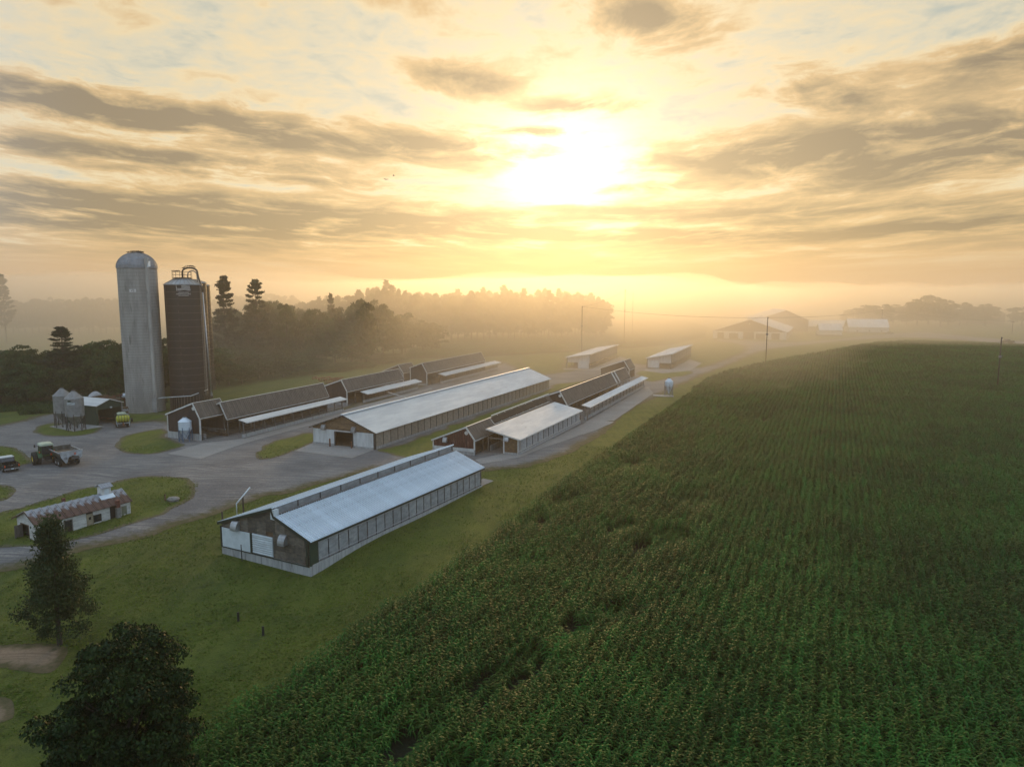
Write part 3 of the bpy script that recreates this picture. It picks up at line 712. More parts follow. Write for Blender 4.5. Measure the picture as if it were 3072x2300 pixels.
# ---- front curtain-sided barn with bluish roof
def front_barn():
    x, y, th, W, L, e, r, rp = -18.3, 62.6, 28.0, 12.2, 31.1, 2.3, 4.8, .40
    t = thing('freestall_barn', 'long barn with bright bluish metal roof and raised ridge vent, nearest the camera', 'barn', (x, y, 0), -R(th))
    XL, XR, zr2 = -rp * W, -rp * W + .45, 4.05
    f = lambda q: zr2 + (e - zr2) * (q - XR) / -XR if q >= XR else r + (e - r) * (XL - q) / (W + XL)
    n = 34; w = (L + .5) / n
    right = slope(MB(), 0, e, XR, zr2, 0, w - .012, .305, .105, .05).mesh('roof_panel', M['roof_pale'])
    left = slope(MB(), -W, e, XL + .22, r + .06, 0, w - .012, .305, .105, .05).mesh('roof_panel', M['roof_pale'])
    for k in range(n):
        ob('roof_panel', right, t, (0, -.25 + k * w, 0)); ob('roof_panel', left, t, (0, -.25 + k * w, 0))
    part('ridge_vent', MB().box(XL - .02, XL + .10, -.15, L + .15, zr2 + .12, r), M['curtain'], t)
    for k in range(11): part('vent_post', MB().box(XL + .10, XL + .17, (L - .2) * k / 10 + .06, (L - .2) * k / 10 + .13, zr2 - .02, r + .02), M['steel_dark'], t)
    part('vent_rail', MB().tube([(XL + .36, -.1, zr2 + .17), (XL + .36, L, zr2 + .17)], .05, 8), M['galv_dull'], t)
    part('vent_end_box', MB().box(XL + .0, XL + .52, -.26, .30, zr2 - .25, r - .06), M['panel_white'], t)
    part('fascia', MB().beam((.03, -.28, e), (XR, -.28, zr2), .07, .26).beam((XR, -.28, zr2 - .12), (XR - .38, -.28, r - .05), .07, .2).beam((XL + .22, -.28, r), (-W - .03, -.28, e - .02), .07, .26), M['fascia_dark'], t)
    part('fascia', MB().beam((.03, L + .28, e), (XR, L + .28, zr2), .07, .26).beam((XL + .22, L + .28, r), (-W - .03, L + .28, e - .02), .07, .26), M['fascia_dark'], t)
    part('fascia', MB().box(-.03, .05, -.25, L + .25, e - .16, e + .03), M['fascia_dark'], t)
    i = .3; x0, x1 = -W + i, -i
    part('foundation_wall', MB().box(x0 - .06, x1 + .12, -.10, .18, -1.9, -.05), M['concrete_wall'], t)
    part('foundation_wall', MB().box(x1 - .05, x1 + .12, .18, L, -1.9, .05), M['concrete_wall'], t)
    part('foundation_wall', MB().box(x0 - .06, x0 + .12, .18, L, -1.5, .05), M['concrete_wall'], t)
    part('floor', MB().box(x0, x1, 0, L, -.3, .0), M['dirt_dark'], t)
    # gable faced with square boards, each its own piece
    dx0, dx1, dm, dz0, dz1 = x0 + .15, x0 + 7.0, x0 + 4.15, .0, 1.95
    sx, sz = 1.22, .82
    k0 = x0
    while k0 < x1 - .05:
        zz = -.05
        while zz < r:
            xa, xb, za, zb = k0, min(k0 + sx, x1), zz, zz + sz
            poly = [(xa + .008, za + .008), (xb - .008, za + .008), (xb - .008, zb - .008), (xa + .008, zb - .008)]
            if xb <= dx1 + .02 and zb <= dz1 + .02: zz += sz; continue
            if xa < dx1 < xb and za < dz1: poly = clip(poly, lambda p: p[0] - dx1 - .02)
            elif xb <= dx1 + .02 and za < dz1: poly = clip(poly, lambda p: p[1] - dz1 - .02)
            poly = clip(poly, lambda p: (zr2 - .03 + (e - zr2) * (p[0] - XR) / -XR) - p[1] if True else 0) if xa >= XR - .5 else poly
            if xa < XR: poly = clip(poly, lambda p: (r - .03 + (e - r) * (XL - p[0]) / (W + XL)) - p[1])
            if len(poly) > 2:
                a = sum(poly[q][0] * poly[(q + 1) % len(poly)][1] - poly[(q + 1) % len(poly)][0] * poly[q][1] for q in range(len(poly)))
                if abs(a) > .03: part('wall_board', MB().prism([(p[0], -.03 + random.uniform(-.008, .008), p[1]) for p in poly], (0, .04, 0)), M['plywood'], t)
            zz += sz
        k0 += sx
    part('gable_frame', MB().prism([(p[0], .05, p[1]) for p in ((x0, -.05), (x1, -.05), (x1, f(x1) - .1), (XR, zr2 - .1), (XL, r - .15), (x0, f(x0) - .1))], (0, .06, 0)), M['wood'], t)
    part('sliding_door', MB().box(dx0, dm - .1, -.17, -.10, dz0, dz1 - .02), M['panel_white'], t)
    part('door_post', MB().box(dm - .09, dm + .09, -.2, -.02, -.05, dz1 + .03), M['fascia_dark'], t)
    part('door_post', MB().box(x0 - .08, x0 + .10, -.2, -.02, -.05, dz1 + .1), M['fascia_dark'], t)
    rd = part('roll_up_door', MB().box(dm + .12, dx1 - .02, -.06, -.02, dz0, dz1), M['panel_white'], t)
    for k in range(9):
        za = dz0 + (dz1 - dz0) * k / 9
        part('slat', MB().prism([(dm + .14, -.10, za + .02), (dm + .14, -.14, za + .11), (dm + .14, -.10, za + .205)], (dx1 - .04 - dm - .14, 0, 0)), M['panel_white'], rd)
    part('sill', MB().box(x0, x1, -.16, -.10, -.12, -.03), M['fascia_dark'], t)
    part('corner_trim', MB().box(x1 - .35, x1 - .08, -.18, -.06, -.05, e - .15), M['fascia_dark'], t)
    part('corner_panel', MB().box(x1 + .02, x1 + .10, -.08, .95, -.45, e - .12), M['siding_green'], t)
    hood(t, x0 + 2.2, -.06, 1.95 + .02, s=1.0); hood(t, x1 - 3.1, -.06, 1.55, s=1.0)
    part('stand_pipe', MB().tube([(x0 + 3.2, -.5, -1.4), (x0 + 3.15, -.5, .75)], .05, 6), M['steel_dark'], t)
    # right side: curtain in bays
    n = 21; y0, y1 = 1.0, L - .3; w = (y1 - y0) / n
    for k in range(n + 1): part('post', MB().box(x1 + .0, x1 + .075, y0 + k * w - .025, y0 + k * w + .025, -.3, e - .12), M['steel_dark'], t)
    for k in range(n):
        mb = MB(); ya, yb = y0 + k * w + .02, y0 + (k + 1) * w - .02; m = 4; sag = [random.uniform(0, .05) for _ in range(12)]
        vs = []; q = 0
        for a in range(m + 1):
            for b in range(6):
                vs.append((x1 + .02 + .06 * math.sin(math.pi * a / m) * math.sin(math.pi * b / 5) + random.uniform(-.012, .012), ya + (yb - ya) * a / m, .12 + (e - .35) * b / 5))
        mb.add(vs, [(a * 6 + b, (a + 1) * 6 + b, (a + 1) * 6 + b + 1, a * 6 + b + 1) for a in range(m) for b in range(5)])
        part('curtain_panel', mb, M['curtain'], t)
    part('curtain_rail', MB().tube([(x1 + .12, y0, .32), (x1 + .12, y1, .32)], .03, 6).tube([(x1 + .12, y0, e - .35), (x1 + .12, y1, e - .35)], .025, 6), M['galv'], t)
    part('shade_panel', MB().box(x1 - .10, x1 - .04, .1, L - .1, 0, e - .1), M['dark'], t)  # added dark sheet behind the curtain, interior shade put into its colour
    part('side_wall', MB().box(x0, x0 + .06, .1, L - .1, 0, e - .1), M['curtain'], t)
    part('gable_wall', MB().prism([(p[0], L - .1, p[1]) for p in ((x0, -.05), (x1, -.05), (x1, f(x1) - .1), (XR, zr2 - .1), (XL, r - .15), (x0, f(x0) - .1))], (0, .06, 0)), M['plywood'], t)
front_barn()

def curtain_side(t, xw, y0, y1, n, zlo, zhi, mat='curtain_tan', post='steel_dark'):
    w = (y1 - y0) / n; ms = []
    for v in range(3):
        vs = []
        for a in range(4):
            for b in range(5): vs.append((.05 * math.sin(math.pi * a / 3) + random.uniform(-.012, .012), w * .01 + (w * .98) * a / 3, zlo + (zhi - zlo) * b / 4))
        mb = MB().add(vs, [(a * 5 + b, (a + 1) * 5 + b, (a + 1) * 5 + b + 1, a * 5 + b + 1) for a in range(3) for b in range(4)])
        ms.append(mb.mesh('curtain_panel', M[mat]))
    pm_ = MB().box(-.04, .015, -.03, .03, zlo - .2, zhi + .05).mesh('post', M[post])
    for k in range(n): ob('curtain_panel', ms[k % 3], t, (xw, y0 + k * w, 0))
    for k in range(n + 1): ob('post', pm_, t, (xw + .05, y0 + k * w, 0))
    part('shade_panel', MB().box(xw - .12, xw - .06, y0, y1, 0, zhi), M['dark'], t)  # dark backing sheet, paints the shade behind the curtain bays

# ---- long white-roofed barn in the middle
def middle_barn():
    x, y, th, W, L, e, r, rp = -21.5, 111.0, 24.0, 13.2, 77.6, 2.72, 5.15, .48
    t = thing('freestall_barn', 'longest barn with pale unbroken roof and white front with open doorway', 'barn', (x, y, 0), -R(th))
    f = profile(W, e, r, rp, e); XR = -rp * W
    part('roof', slope(MB(), 0, e, XR, r, -.35, L + .35, .3, .035, .05), M['roof_white'], t)
    part('roof', slope(MB(), -W, e, XR, r, -.35, L + .35, .3, .035, .05), M['roof_white'], t)
    part('ridge_cap', MB().box(XR - .28, XR + .22, -.4, L + .4, r + .10, r + .30), M['roof_pale'], t)
    part('rake_board', MB().beam((.03, -.37, e), (XR, -.37, r + .04), .06, .16).beam((XR, -.37, r + .04), (-W - .03, -.37, e), .06, .16), M['steel_dark'], t)
    part('rake_board', MB().beam((.03, L + .37, e), (XR, L + .37, r + .04), .06, .16).beam((XR, L + .37, r + .04), (-W - .03, L + .37, e), .06, .16), M['steel_dark'], t)
    i = .5; x0, x1 = -W + i, -i; dz = 2.45; d0, d1 = x0 + 4.55, x0 + 8.0; sof = 2.62
    part('gable_wall', wall_strips(MB(), x0, x1, .32, lambda q: sof, 0, holes=[(d0, d1, .0, 2.35)]), M['siding_white'], t)
    # board-faced triangle, each row of boards a piece
    z = sof + .02
    while z < r - .15:
        zb = min(z + .32, r); zc = (z + zb) / 2
        xa = -W + (zc - e) / (r - e) * (W + XR) + .15; xb = -(zc - e) / (r - e) * (-XR) - .15
        xa, xb = max(xa, x0), min(xb, x1)
        kx = xa
        while kx < xb - .1:
            ke = min(kx + random.uniform(1.8, 2.6), xb); part('wall_board', MB().box(kx + .01, ke - .01, -.02 + random.uniform(-.01, .01), .05, z + .01, zb - .01), M['osb'], t); kx = ke
        z = zb
    part('gable_frame', MB().prism([(p[0], .06, p[1]) for p in ((x0, sof), (x1, sof), (x1, f(x1) - .06), (XR, r - .06), (x0, f(x0) - .06))], (0, .05, 0)), M['wood'], t)
    part('foundation_wall', MB().box(x0 - .05, d0, -.1, .12, -.5, .32), M['concrete_wall'], t)
    part('foundation_wall', MB().box(d1, x1 + .05, -.1, .12, -.5, .32), M['concrete_wall'], t)
    part('door_frame', MB().box(d0 - .12, d0, -.14, .1, 0, 2.42).box(d1, d1 + .12, -.14, .1, 0, 2.42).box(d0, d1, -.14, .1, 2.35, 2.45), M['steel_dark'], t)
    part('shade_panel', MB().box(x0, x1, 6, 6.1, 0, 2.4), M['dark'], t)  # added dark screen, painted shade seen through the doorway
    part('floor', MB().box(x0, x1, .1, L, -.2, .09), M['dirt_dark'], t)
    part('bollard', MB().tube([(d0 - .35, -1.0, -.2), (d0 - .35, -1.0, 1.35)], .13, 8), M['rust'], t)
    part('bollard', MB().tube([(d1 + .25, -.7, -.2), (d1 + .25, -.7, 1.15)], .11, 8), M['rust'], t)
    hood(t, x0 + 2.4, -.05, 2.55, 'galv_dull', .95); hood(t, x0 + 8.4, -.05, 2.55, 'galv_dull', .95)
    part('knee_wall', MB().box(x1 - .05, x1 + .1, 0, L, -.5, .42), M['concrete_wall'], t)
    curtain_side(t, x1, .35, L - .2, 36, .45, e - .14)
    part('corner_trim', MB().box(x1 - .1, x1 + .14, -.12, .3, .0, e - .1), M['steel_dark'], t)
    part('side_wall', MB().box(x0 - .05, x0 + .05, 0, L, -.4, e - .1), M['curtain_tan'], t)
    part('gable_wall', MB().prism([(p[0], L - .1, p[1]) for p in ((x0, 0), (x1, 0), (x1, f(x1) - .06), (XR, r - .06), (x0, f(x0) - .06))], (0, .08, 0)), M['siding_white'], t)
middle_barn()

# ---- lean-to with pale roof beside the red gable
def lean_to():
    x, y, th, W, L, e, l = 1.3, 107.3, 24.2, 5.75, 29.5, 2.45, 3.72
    t = thing('curtain_barn', 'short barn with one pale roof slope, joined to the red-gabled barn', 'barn', (x, y, 0), -R(th))
    part('roof', slope(MB(), 0, e, -W, l, -.3, L + .3, .3, .035, .05), M['roof_white'], t)
    part('rake_board', MB().beam((.04, -.32, e), (-W - .02, -.32, l + .02), .06, .22), M['ridge_white'], t)
    part('eave_trim', MB().box(-.01, .06, -.3, L + .3, e - .10, e + .04), M['ridge_white'], t)
    i = .35; x1 = -i; f = lambda q: e + (l - e) * -q / W
    part('gable_wall', wall_strips(MB(), -2.75, x1 - .05, .3, lambda q: f(q) - .04, .1), M['osb'], t)
    part('foundation_wall', MB().box(-2.75, x1, -.02, .22, -.5, .3), M['concrete_wall'], t)
    part('post', MB().box(-2.95, -2.75, 0, .2, -.3, f(-2.85) - .03), M['ridge_white'], t)
    part('post', MB().box(x1 - .12, x1 + .03, -.05, .12, .0, f(x1) - .03), M['ridge_white'], t)
    part('post', MB().box(-W + .15, -W + .3, 0, .2, -.3, l - .06), M['wood_grey'], t)
    part('header_beam', MB().box(-W + .3, -2.95, .02, .16, 2.2, 2.42), M['wood_grey'], t)
    part('shade_panel', MB().box(-W + .3, x1, 7.0, 7.1, 0, 2.4), M['dark'], t)  # dark sheet across the bay, depth shade given by colour
    part('knee_wall', MB().box(x1 - .05, x1 + .12, -.05, L, -.5, .48), M['concrete_wall'], t)
    part('curtain_rail', MB().beam((x1 + .14, 0, .62), (x1 + .14, L, .62), .06, .08), M['ridge_white'], t)
    hood(t, -2.25, .04, 2.05, 'galv', .85)
    curtain_side(t, x1, .9, L - .2, 12, .5, e - .12, 'curtain')
    part('corner_panel', MB().box(x1 - .02, x1 + .1, .0, .9, .3, e - .1), M['galv'], t)
    part('back_post_row', MB().box(-W + .1, -W + .2, 1, L, 0, .9), M['concrete_wall'], t)
lean_to()

# ---- red gable and its long roof
def red_barn():
    W, L = 7.6, 37.0; e, r, rp, l = 2.35, 4.3, .20, 1.85
    t = open_shed('faded red gabled barn with long brown roof behind the pale lean-to', -5.6, 107.2, 23.0, W, L, e, r, rp, l, 'siding_red', found=.85, lamp=True, right='open', monitor=True, name='calf_barn')
    X1 = -rp * W
    part('skirt_board', MB().box(-W + .3, -.2, -.17, -.12, .55, 1.05), M['siding_white'], t)
    part('ridge_cap', MB().beam((X1, -.27, r + .12), (X1, 9.0, r + .12), .22, .06), M['ridge_white'], t)
    part('ridge_vent_frame', MB().tube([(X1 - .2, 9.6, r + .30), (X1 - .2, L + .2, r + .30)], .09, 8), M['ridge_white'], t)
    mb = MB().tube([(X1 + .85, 8.4, r - .9), (X1 + .85, L - 2, r - .9)], .05, 6)
    for k in range(9): mb.beam((X1 - .15, 8.5 + k * 3.2, r + .2), (X1 + .85, 8.5 + k * 3.2, r - .88), .09, .06)
    part('vent_rail', mb, M['ridge_white'], t)
    part('vent_shade_strip', MB().prism([(X1 + .05, 9, r + .0), (X1 + .75, 9, r - .80), (X1 + .75, 9, r - .72), (X1 + .05, 9, r + .09)], (0, L - 11.5, 0)), M['dark'], t)  # dark strip laid on the roof, paints the shade of the open vent
    hood(t, -W * .68, -.1, 1.75, 'galv', .85)
red_barn()
# ---- second barn of that row, its raised end, its canopy
tE = open_shed('brown-roofed barn with two pale roof strips, behind the long feed canopy', 11.1, 140.2, 24.0, 8.0, 49.0, 2.6, 5.24, .2, 3.0, 'siding_brown', found=.5, far_gable=False, posts=16)
mb = MB()
for k in (36.0, 38.6): slope(mb, -.05, 2.75, -1.6, 5.30, k, k + .9, .3, .03, .04)
part('light_panel', mb, M['roof_white'], tE)
open_shed('tall brown end section closing the row near the round feed bin', 33.4, 200.2, 23.0, 8.8, 6.6, 2.89, 5.5, .19, 3.04, 'siding_brown', found=.4, lamp=False, right='solid', name='barn_end')
canopy('pale-roofed feed canopy beside the concrete lane on the right', 15.3, 137.3, 23.0, 1.75, 52.5, 2.56, 2.92, 17, bars='galv_dull')
# ---- left row
def gable_bin(label, u, v, d, hl, hc, ht, mat, legmat, n=8, loc=None, group=None):
    """hopper feed bin on legs: cylinder, cone roof, hopper"""
    p = at(u, v); t = thing('feed_bin', label, 'feed bin', p, 0, group); rr = d / 2
    part('bin_body', MB().lathe([(rr, hl), (rr + .02, hl + .03)] + [(rr + (.018 if k % 2 else 0), hl + .05 + (hc - .1) * k / 12) for k in range(13)] + [(rr, hl + hc)], 24), M[mat], t, smooth=True)
    part('bin_roof', MB().lathe([(rr + .06, hl + hc - .03), (.28, hl + hc + ht), (.28, hl + hc + ht + .12), (.0, hl + hc + ht + .16)], 16), M[mat], t)
    part('hopper', MB().lathe([(.16, hl * .22), (.2, hl * .28), (rr - .01, hl + .02)], 20), M[mat], t, smooth=True)
    for k in range(n):
        a = 2 * math.pi * (k + .5) / n
        part('leg', MB().beam((rr * math.cos(a), rr * math.sin(a), -.2), (rr * math.cos(a), rr * math.sin(a), hl + .4), .10), M[legmat], t)
    mb = MB()
    for k in range(n):
        a, b = 2 * math.pi * (k + .5) / n, 2 * math.pi * (k + 1.5) / n
        mb.beam((rr * math.cos(a), rr * math.sin(a), .1), (rr * math.cos(b), rr * math.sin(b), hl - .1), .035)
        mb.beam((rr * math.cos(b), rr * math.sin(b), .1), (rr * math.cos(a), rr * math.sin(a), hl - .1), .035)
    part('bracing', mb, M[legmat], t)
    part('ladder', MB().beam((-rr - .12, -.18, 0), (-rr - .12, -.18, hl + hc), .05).beam((-rr - .12, .18, 0), (-rr - .12, .18, hl + hc), .05), M['galv_dull'], t)
    part('lid', MB().lathe([(.0, hl + hc + ht + .24), (.34, hl + hc + ht + .16), (.34, hl + hc + ht + .10)], 12), M['steel_dark'], t)
    return t
tJ = open_shed('short tall brown shed with white trim, blue-white bin at its gable', -52.5, 118.0, 23.1, 7.8, 5.5, 3.86, 6.33, .18, 4.05, 'siding_brown', found=1.15, posts=1)
part('feed_heap', MB().lathe([(2.0, 0), (1.5, .6), (.7, 1.2), (.0, 1.45)], 12, (-4.2, 3.0, 0)), M['dirt_dark'], tJ, smooth=True)
tK = open_shed('long low brown-roofed cattle barn next to the tall silos', -49.5, 121.9, 22.0, 7.0, 28.5, 3.02, 5.84, .2, 3.4, 'siding_brown', found=.5, open_gable=True, far_gable=True)
part('board_panel', MB().box(-6.6, -.3, .0, .1, 0, .25).box(-2.6, -.3, -.12, -.02, .15, .35).box(-2.6, -.3, -.12, -.02, .5, .7).box(-2.6, -.3, -.12, -.02, .85, 1.05), M['wood'], tK)
canopy('nearest feed canopy in the left row, carried on braced grey posts', -45.5, 120.1, 22.0, 1.8, 29.3, 2.72, 3.12, 11)
open_shed('middle brown barn of the left row with plain dark gable', -36.45, 156.0, 22.0, 6.6, 24.0, 3.06, 5.59, .22, 3.87, 'siding_brown', found=.6, lamp=False, far_gable=False)
open_shed('small raised brown barn end between two cattle barns', -30.0, 195.5, 22.0, 6.6, 6.8, 2.7, 4.9, .24, 3.02, 'siding_brown', found=.4, lamp=False, right='solid', name='barn_end')
canopy('feed canopy of the middle barn in the left row', -32.6, 158.9, 22.0, 2.0, 25.0, 2.06, 2.57, 8)
open_shed('farthest brown-roofed cattle barn of the left row', -22.7, 189.4, 22.0, 5.4, 37.7, 3.34, 5.95, .28, 4.6, 'siding_brown', found=.6, lamp=False)
canopy('farthest feed canopy in the left row, hazy and low', -18.3, 193.2, 22.0, 2.2, 39.6, 2.26, 2.71, 12)

# ---- two single-slope sheds
def mono_shed(label, x, y, th, W, L, hr, hl, closed):
    t = thing('machine_shed', label, 'shed', (x, y, terr(x, y)), -R(th), 'single slope sheds by the lane')
    part('roof', slope(MB(), 0, hr, -W, hl, -1.0, L + 1.0, .45, .04, .08), M['roof_white'], t)
    part('eave_trim', MB().box(-.02, .08, -1.0, L + 1.0, hr - .2, hr + .1).beam((.05, -1.03, hr), (-W - .03, -1.03, hl), .06, .22), M['ridge_white'], t)
    f = lambda q: hr + (hl - hr) * -q / W - .05
    x0, x1 = -W + .4, -.4
    hole = (x0, x0 + 3.6, 0, 2.0) if closed == 'right' else (x1 - 3.9, x1 - .15, 0, 1.75)
    part('gable_wall', wall_strips(MB(), x0, x1, .1, f, 0, holes=[hole]), M['siding_white'], t)
    d = (x1 - 3.6, x1 - .5) if closed == 'right' else (x0 + .25, x0 + 3.6)
    part('roll_up_door', MB().box(d[0], d[1], -.12, -.08, .1, 2.5).box(d[0] - .1, d[0], -.16, -.08, 0, 2.6).box(d[1], d[1] + .1, -.16, -.08, 0, 2.6), M['panel_white'], t)
    part('shade_panel', MB().box(x0, x1, 9, 9.1, 0, 3), M['dark'], t)  # dark sheet inside, its colour stands for the shed's inner shade
    part('upper_wall', wall_strips(MB(), 0, L, 1.75, lambda q: hr - .1, x1, axis='y', pitch=.6), M['curtain_tan'], t)
    part('lower_boards', MB().box(x1 - .05, x1 + .02, 0, L, .9, 1.3).box(x1 - .05, x1 + .02, 0, L, .2, .6), M['wood'], t)
    part('inner_floor', MB().box(x0, x1, 0, L, -.2, .08), M['dirt_dark'], t)
    for k in range(9): part('post', MB().box(x1 - .12, x1 + .06, L * k / 8 - .08, L * k / 8 + .08, -.5, hr - .1), M['wood_grey'], t)
    for k in range(9): part('post', MB().box(x0 - .08, x0 + .1, L * k / 8 - .08, L * k / 8 + .08, -.5, hl - .05), M['wood_grey'], t)
    for s in (0, 1): part('wing_wall', MB().box(x1 - .1 if s else x0 - .1, x1 + .1 if s else x0 + .1, -.9, 0, 0, 2.0), M['wood_grey'], t)
mono_shed('white shed with one roof slope, door on its right, left of the pair', 25.8, 230.4, 19.9, 8.5, 43.2, 4.86, 3.52, 'right')
mono_shed('white shed with one roof slope, door on its left, nearer the road', 51.8, 227.9, 22.5, 8.6, 41.2, 4.9, 3.17, 'left')

# ---- old white shed with rusted roof
def old_shed():
    s = 1.028; x, y, th, W, L, e, r, rp = -49.0, 70.9, 31.0, 4.85, 9.9, 1.85, 3.05, .42
    z = terr(x, y) - .05; t = thing('old_shed', 'old white boarded shed with rusted roof and square cupola', 'shed', (x, y, z), -R(th))
    XR = -rp * W; f = profile(W, e, r, rp, e)
    # standing seam sheets one by one
    n = 13; w = (L + .5) / n
    for side, xe in ((0, 0.), (1, -W)):
        me = slope(MB(), xe, e, XR, r, 0, w - .01, w, .06, .03).mesh('roof_sheet', M['rust_roof'])
        for k in range(n): ob('roof_sheet', me, t, (0, -.25 + k * w, random.uniform(-.01, .01)))
    part('rake_board', MB().beam((.02, -.26, e - .02), (XR, -.26, r - .02), .05, .12).beam((XR, -.26, r - .02), (-W - .02, -.26, e - .02), .05, .12), M['wood'], t)
    i = .3; x0, x1 = -W + i + .35, -i
    def boards(a0, a1, zl, top, hole, fn, n):
        for k in range(n):
            za = zl + k * .2; zb = za + .19
            spans = [(a0, a1)]
            for h in hole:
                if za < h[3] and zb > h[2]: spans = [q for p in spans for q in ((p[0], min(p[1], h[0])), (max(p[0], h[1]), p[1])) if q[1] - q[0] > .06]
            for a, b in spans:
                if fn == 'x':
                    poly = clip([(a, za), (b, za), (b, zb), (a, zb)], lambda p: e - .05 + (r - e) * (-p[0]) / (rp * W) - p[1])
                    poly = clip(poly, lambda p: r - .05 + (e - r) * (-p[0] - rp * W) / ((1 - rp) * W) - p[1]) if len(poly) > 2 else poly
                    if len(poly) > 2: part('board', MB().prism([(p[0], -.03 - random.uniform(0, .012), p[1]) for p in poly], (0, .03, 0)), M['clap'], t)
                elif zb < top: part('board', MB().box(x1 + .0, x1 + .035 + random.uniform(0, .012), a, b, za, zb), M['clap'], t)
    boards(x0, x1, .15, r, [(x0 + .75, x0 + 2.45, -1, 1.55)], 'x', 15)
    boards(0, L, .15, e - .02, [(2.7, 3.5, .3, 1.5), (5.0, 5.75, -1, 1.62), (5.8, 6.65, .45, 1.35), (7.6, 8.35, -1, 2), (8.9, 9.55, .5, 1.5)], 'y', 9)
    part('shade_panel', MB().box(x0, x1 - .01, .3, .36, 0, 1.7).box(x1 - .08, x1 - .02, 0, L, 0, e - .05), M['dark'], t)  # dark sheets behind door and boards, shade put into the colour
    part('back_wall', MB().box(x0 - .04, x0, 0, L, 0, e - .1).prism([(x0, L - .05, 0), (x1, L - .05, 0), (x1, L - .05, f(x1)), (XR, L - .05, r - .05), (x0, L - .05, f(x0) - .03)], (0, .05, 0)), M['clap'], t)
    part('foundation_wall', MB().box(x0, x1 + .02, -.05, L, -.5, .14), M['brick'], t)
    part('corner_post', MB().box(x1 - .04, x1 + .09, -.09, .05, -.1, e - .05), M['wood_grey'], t)
    part('corner_post', MB().box(x1 - .02, x1 + .08, L - .05, L + .06, -.1, e - .05), M['clap'], t)
    dr = part('doorway', MB().box(x0 + .75, x0 + 1.0, -.08, .02, .1, 1.6).box(x0 + 2.35, x0 + 2.45, -.08, .02, .1, 1.6).box(x0 + .75, x0 + 2.45, -.08, .02, 1.52, 1.62), M['wood'], t)
    part('door', MB().box(x0 + 1.0, x0 + 1.08, -.8, -.02, .08, 1.5), M['wood_grey'], dr)
    w1 = part('window', MB().box(x1 + .02, x1 + .08, 2.66, 3.54, 1.45, 1.55).box(x1 + .02, x1 + .08, 2.62, 2.72, .2, 1.5).box(x1 + .02, x1 + .08, 3.46, 3.56, .2, 1.5), M['wood_grey'], t)
    part('pane', MB().box(x1 - .01, x1 + .02, 2.72, 3.46, .8, 1.45), M['glass'], w1)
    d2 = part('door', MB().box(x1 + .01, x1 + .06, 5.02, 5.73, .1, 1.6), M['old_door'], t)
    part('pane', MB().box(x1 + .06, x1 + .075, 5.24, 5.5, .95, 1.25), M['glass'], d2)
    w2 = part('window', MB().box(x1 + .02, x1 + .07, 5.78, 6.68, .38, .46).box(x1 + .02, x1 + .07, 5.78, 6.68, 1.33, 1.41), M['clap'], t)
    for k in range(2): part('pane', MB().box(x1 - .01, x1 + .03, 5.82 + k * .43, 6.22 + k * .43, .46, 1.33), M['glass'], w2)
    w3 = part('window', MB().box(x1 + .02, x1 + .07, 8.86, 9.6, .42, .5).box(x1 + .02, x1 + .07, 8.86, 9.6, 1.48, 1.55), M['clap'], t)
    part('pane', MB().box(x1 - .01, x1 + .03, 8.9, 9.55, .5, 1.48), M['glass_dull'], w3)
    ch = part('chimney', MB().box(x1 + .02, x1 + .48, 8.2, 8.62, -.1, 1.55), M['stone'], t)
    for k in range(7):
        for j in range(2): part('brick', MB().box(x1 + .04 + j * .21 + random.uniform(-.02, .02), x1 + .24 + j * .21, 8.22, 8.6, 1.56 + k * .12, 1.665 + k * .12), M['brick'], ch)
    cp = part('cupola', MB().box(XR - .5, XR + .5, 7.6, 8.6, r - .5, r + .75), M['clap'], t)
    part('roof', slope(slope(MB(), XR + .68, r + .68, XR, r + 1.05, 7.4, 8.8, .35, .03, .04), XR - .68, r + .68, XR, r + 1.05, 7.4, 8.8, .35, .03, .04), M['rust_roof'], cp)
    part('louver', MB().box(XR + .5, XR + .53, 7.85, 8.35, r - .05, r + .5), M['panel_white'], cp)
    part('flashing', MB().prism([(XR + .5, 7.2, r - .18), (XR + 1.0, 7.2, r - .50), (XR + 1.0, 7.2, r - .46), (XR + .5, 7.2, r - .10)], (0, 1.6, 0)), M['roof_pale'], t)
    part('flue', MB().box(XR - .9, XR - .6, 3.9, 4.2, r - .6, r + .28), M['brick'], t)
old_shed()

# ------------------------------------------------------------------ silos
def text_mesh(body, size, mapf, mat, name='lettering', spacing=1.0):
    cu = bpy.data.curves.new('t', 'FONT'); cu.body = body; cu.size = size; cu.align_x = 'CENTER'; cu.align_y = 'CENTER'; cu.extrude = .004; cu.space_character = spacing; cu.resolution_u = 3
    o = bpy.data.objects.new('t', cu); col.objects.link(o); dg = bpy.context.evaluated_depsgraph_get()
    me = bpy.data.meshes.new_from_object(o.evaluated_get(dg)); bpy.data.objects.remove(o)
    for v in me.vertices: v.co = mapf(v.co.x, v.co.y, v.co.z)
    me.materials.clear(); me.materials.append(mat); me.name = name; return me
def on_cyl(C, r, zc):
    f = Vector((C.x, C.y, 0)).normalized(); rt = Vector((f.y, -f.x, 0))
    return lambda s, z, o=0.: -f * math.cos(s / r) * (r + .03 + o) + rt * math.sin(s / r) * (r + .03 + o) + Vector((0, 0, zc + z))
BIRD = None
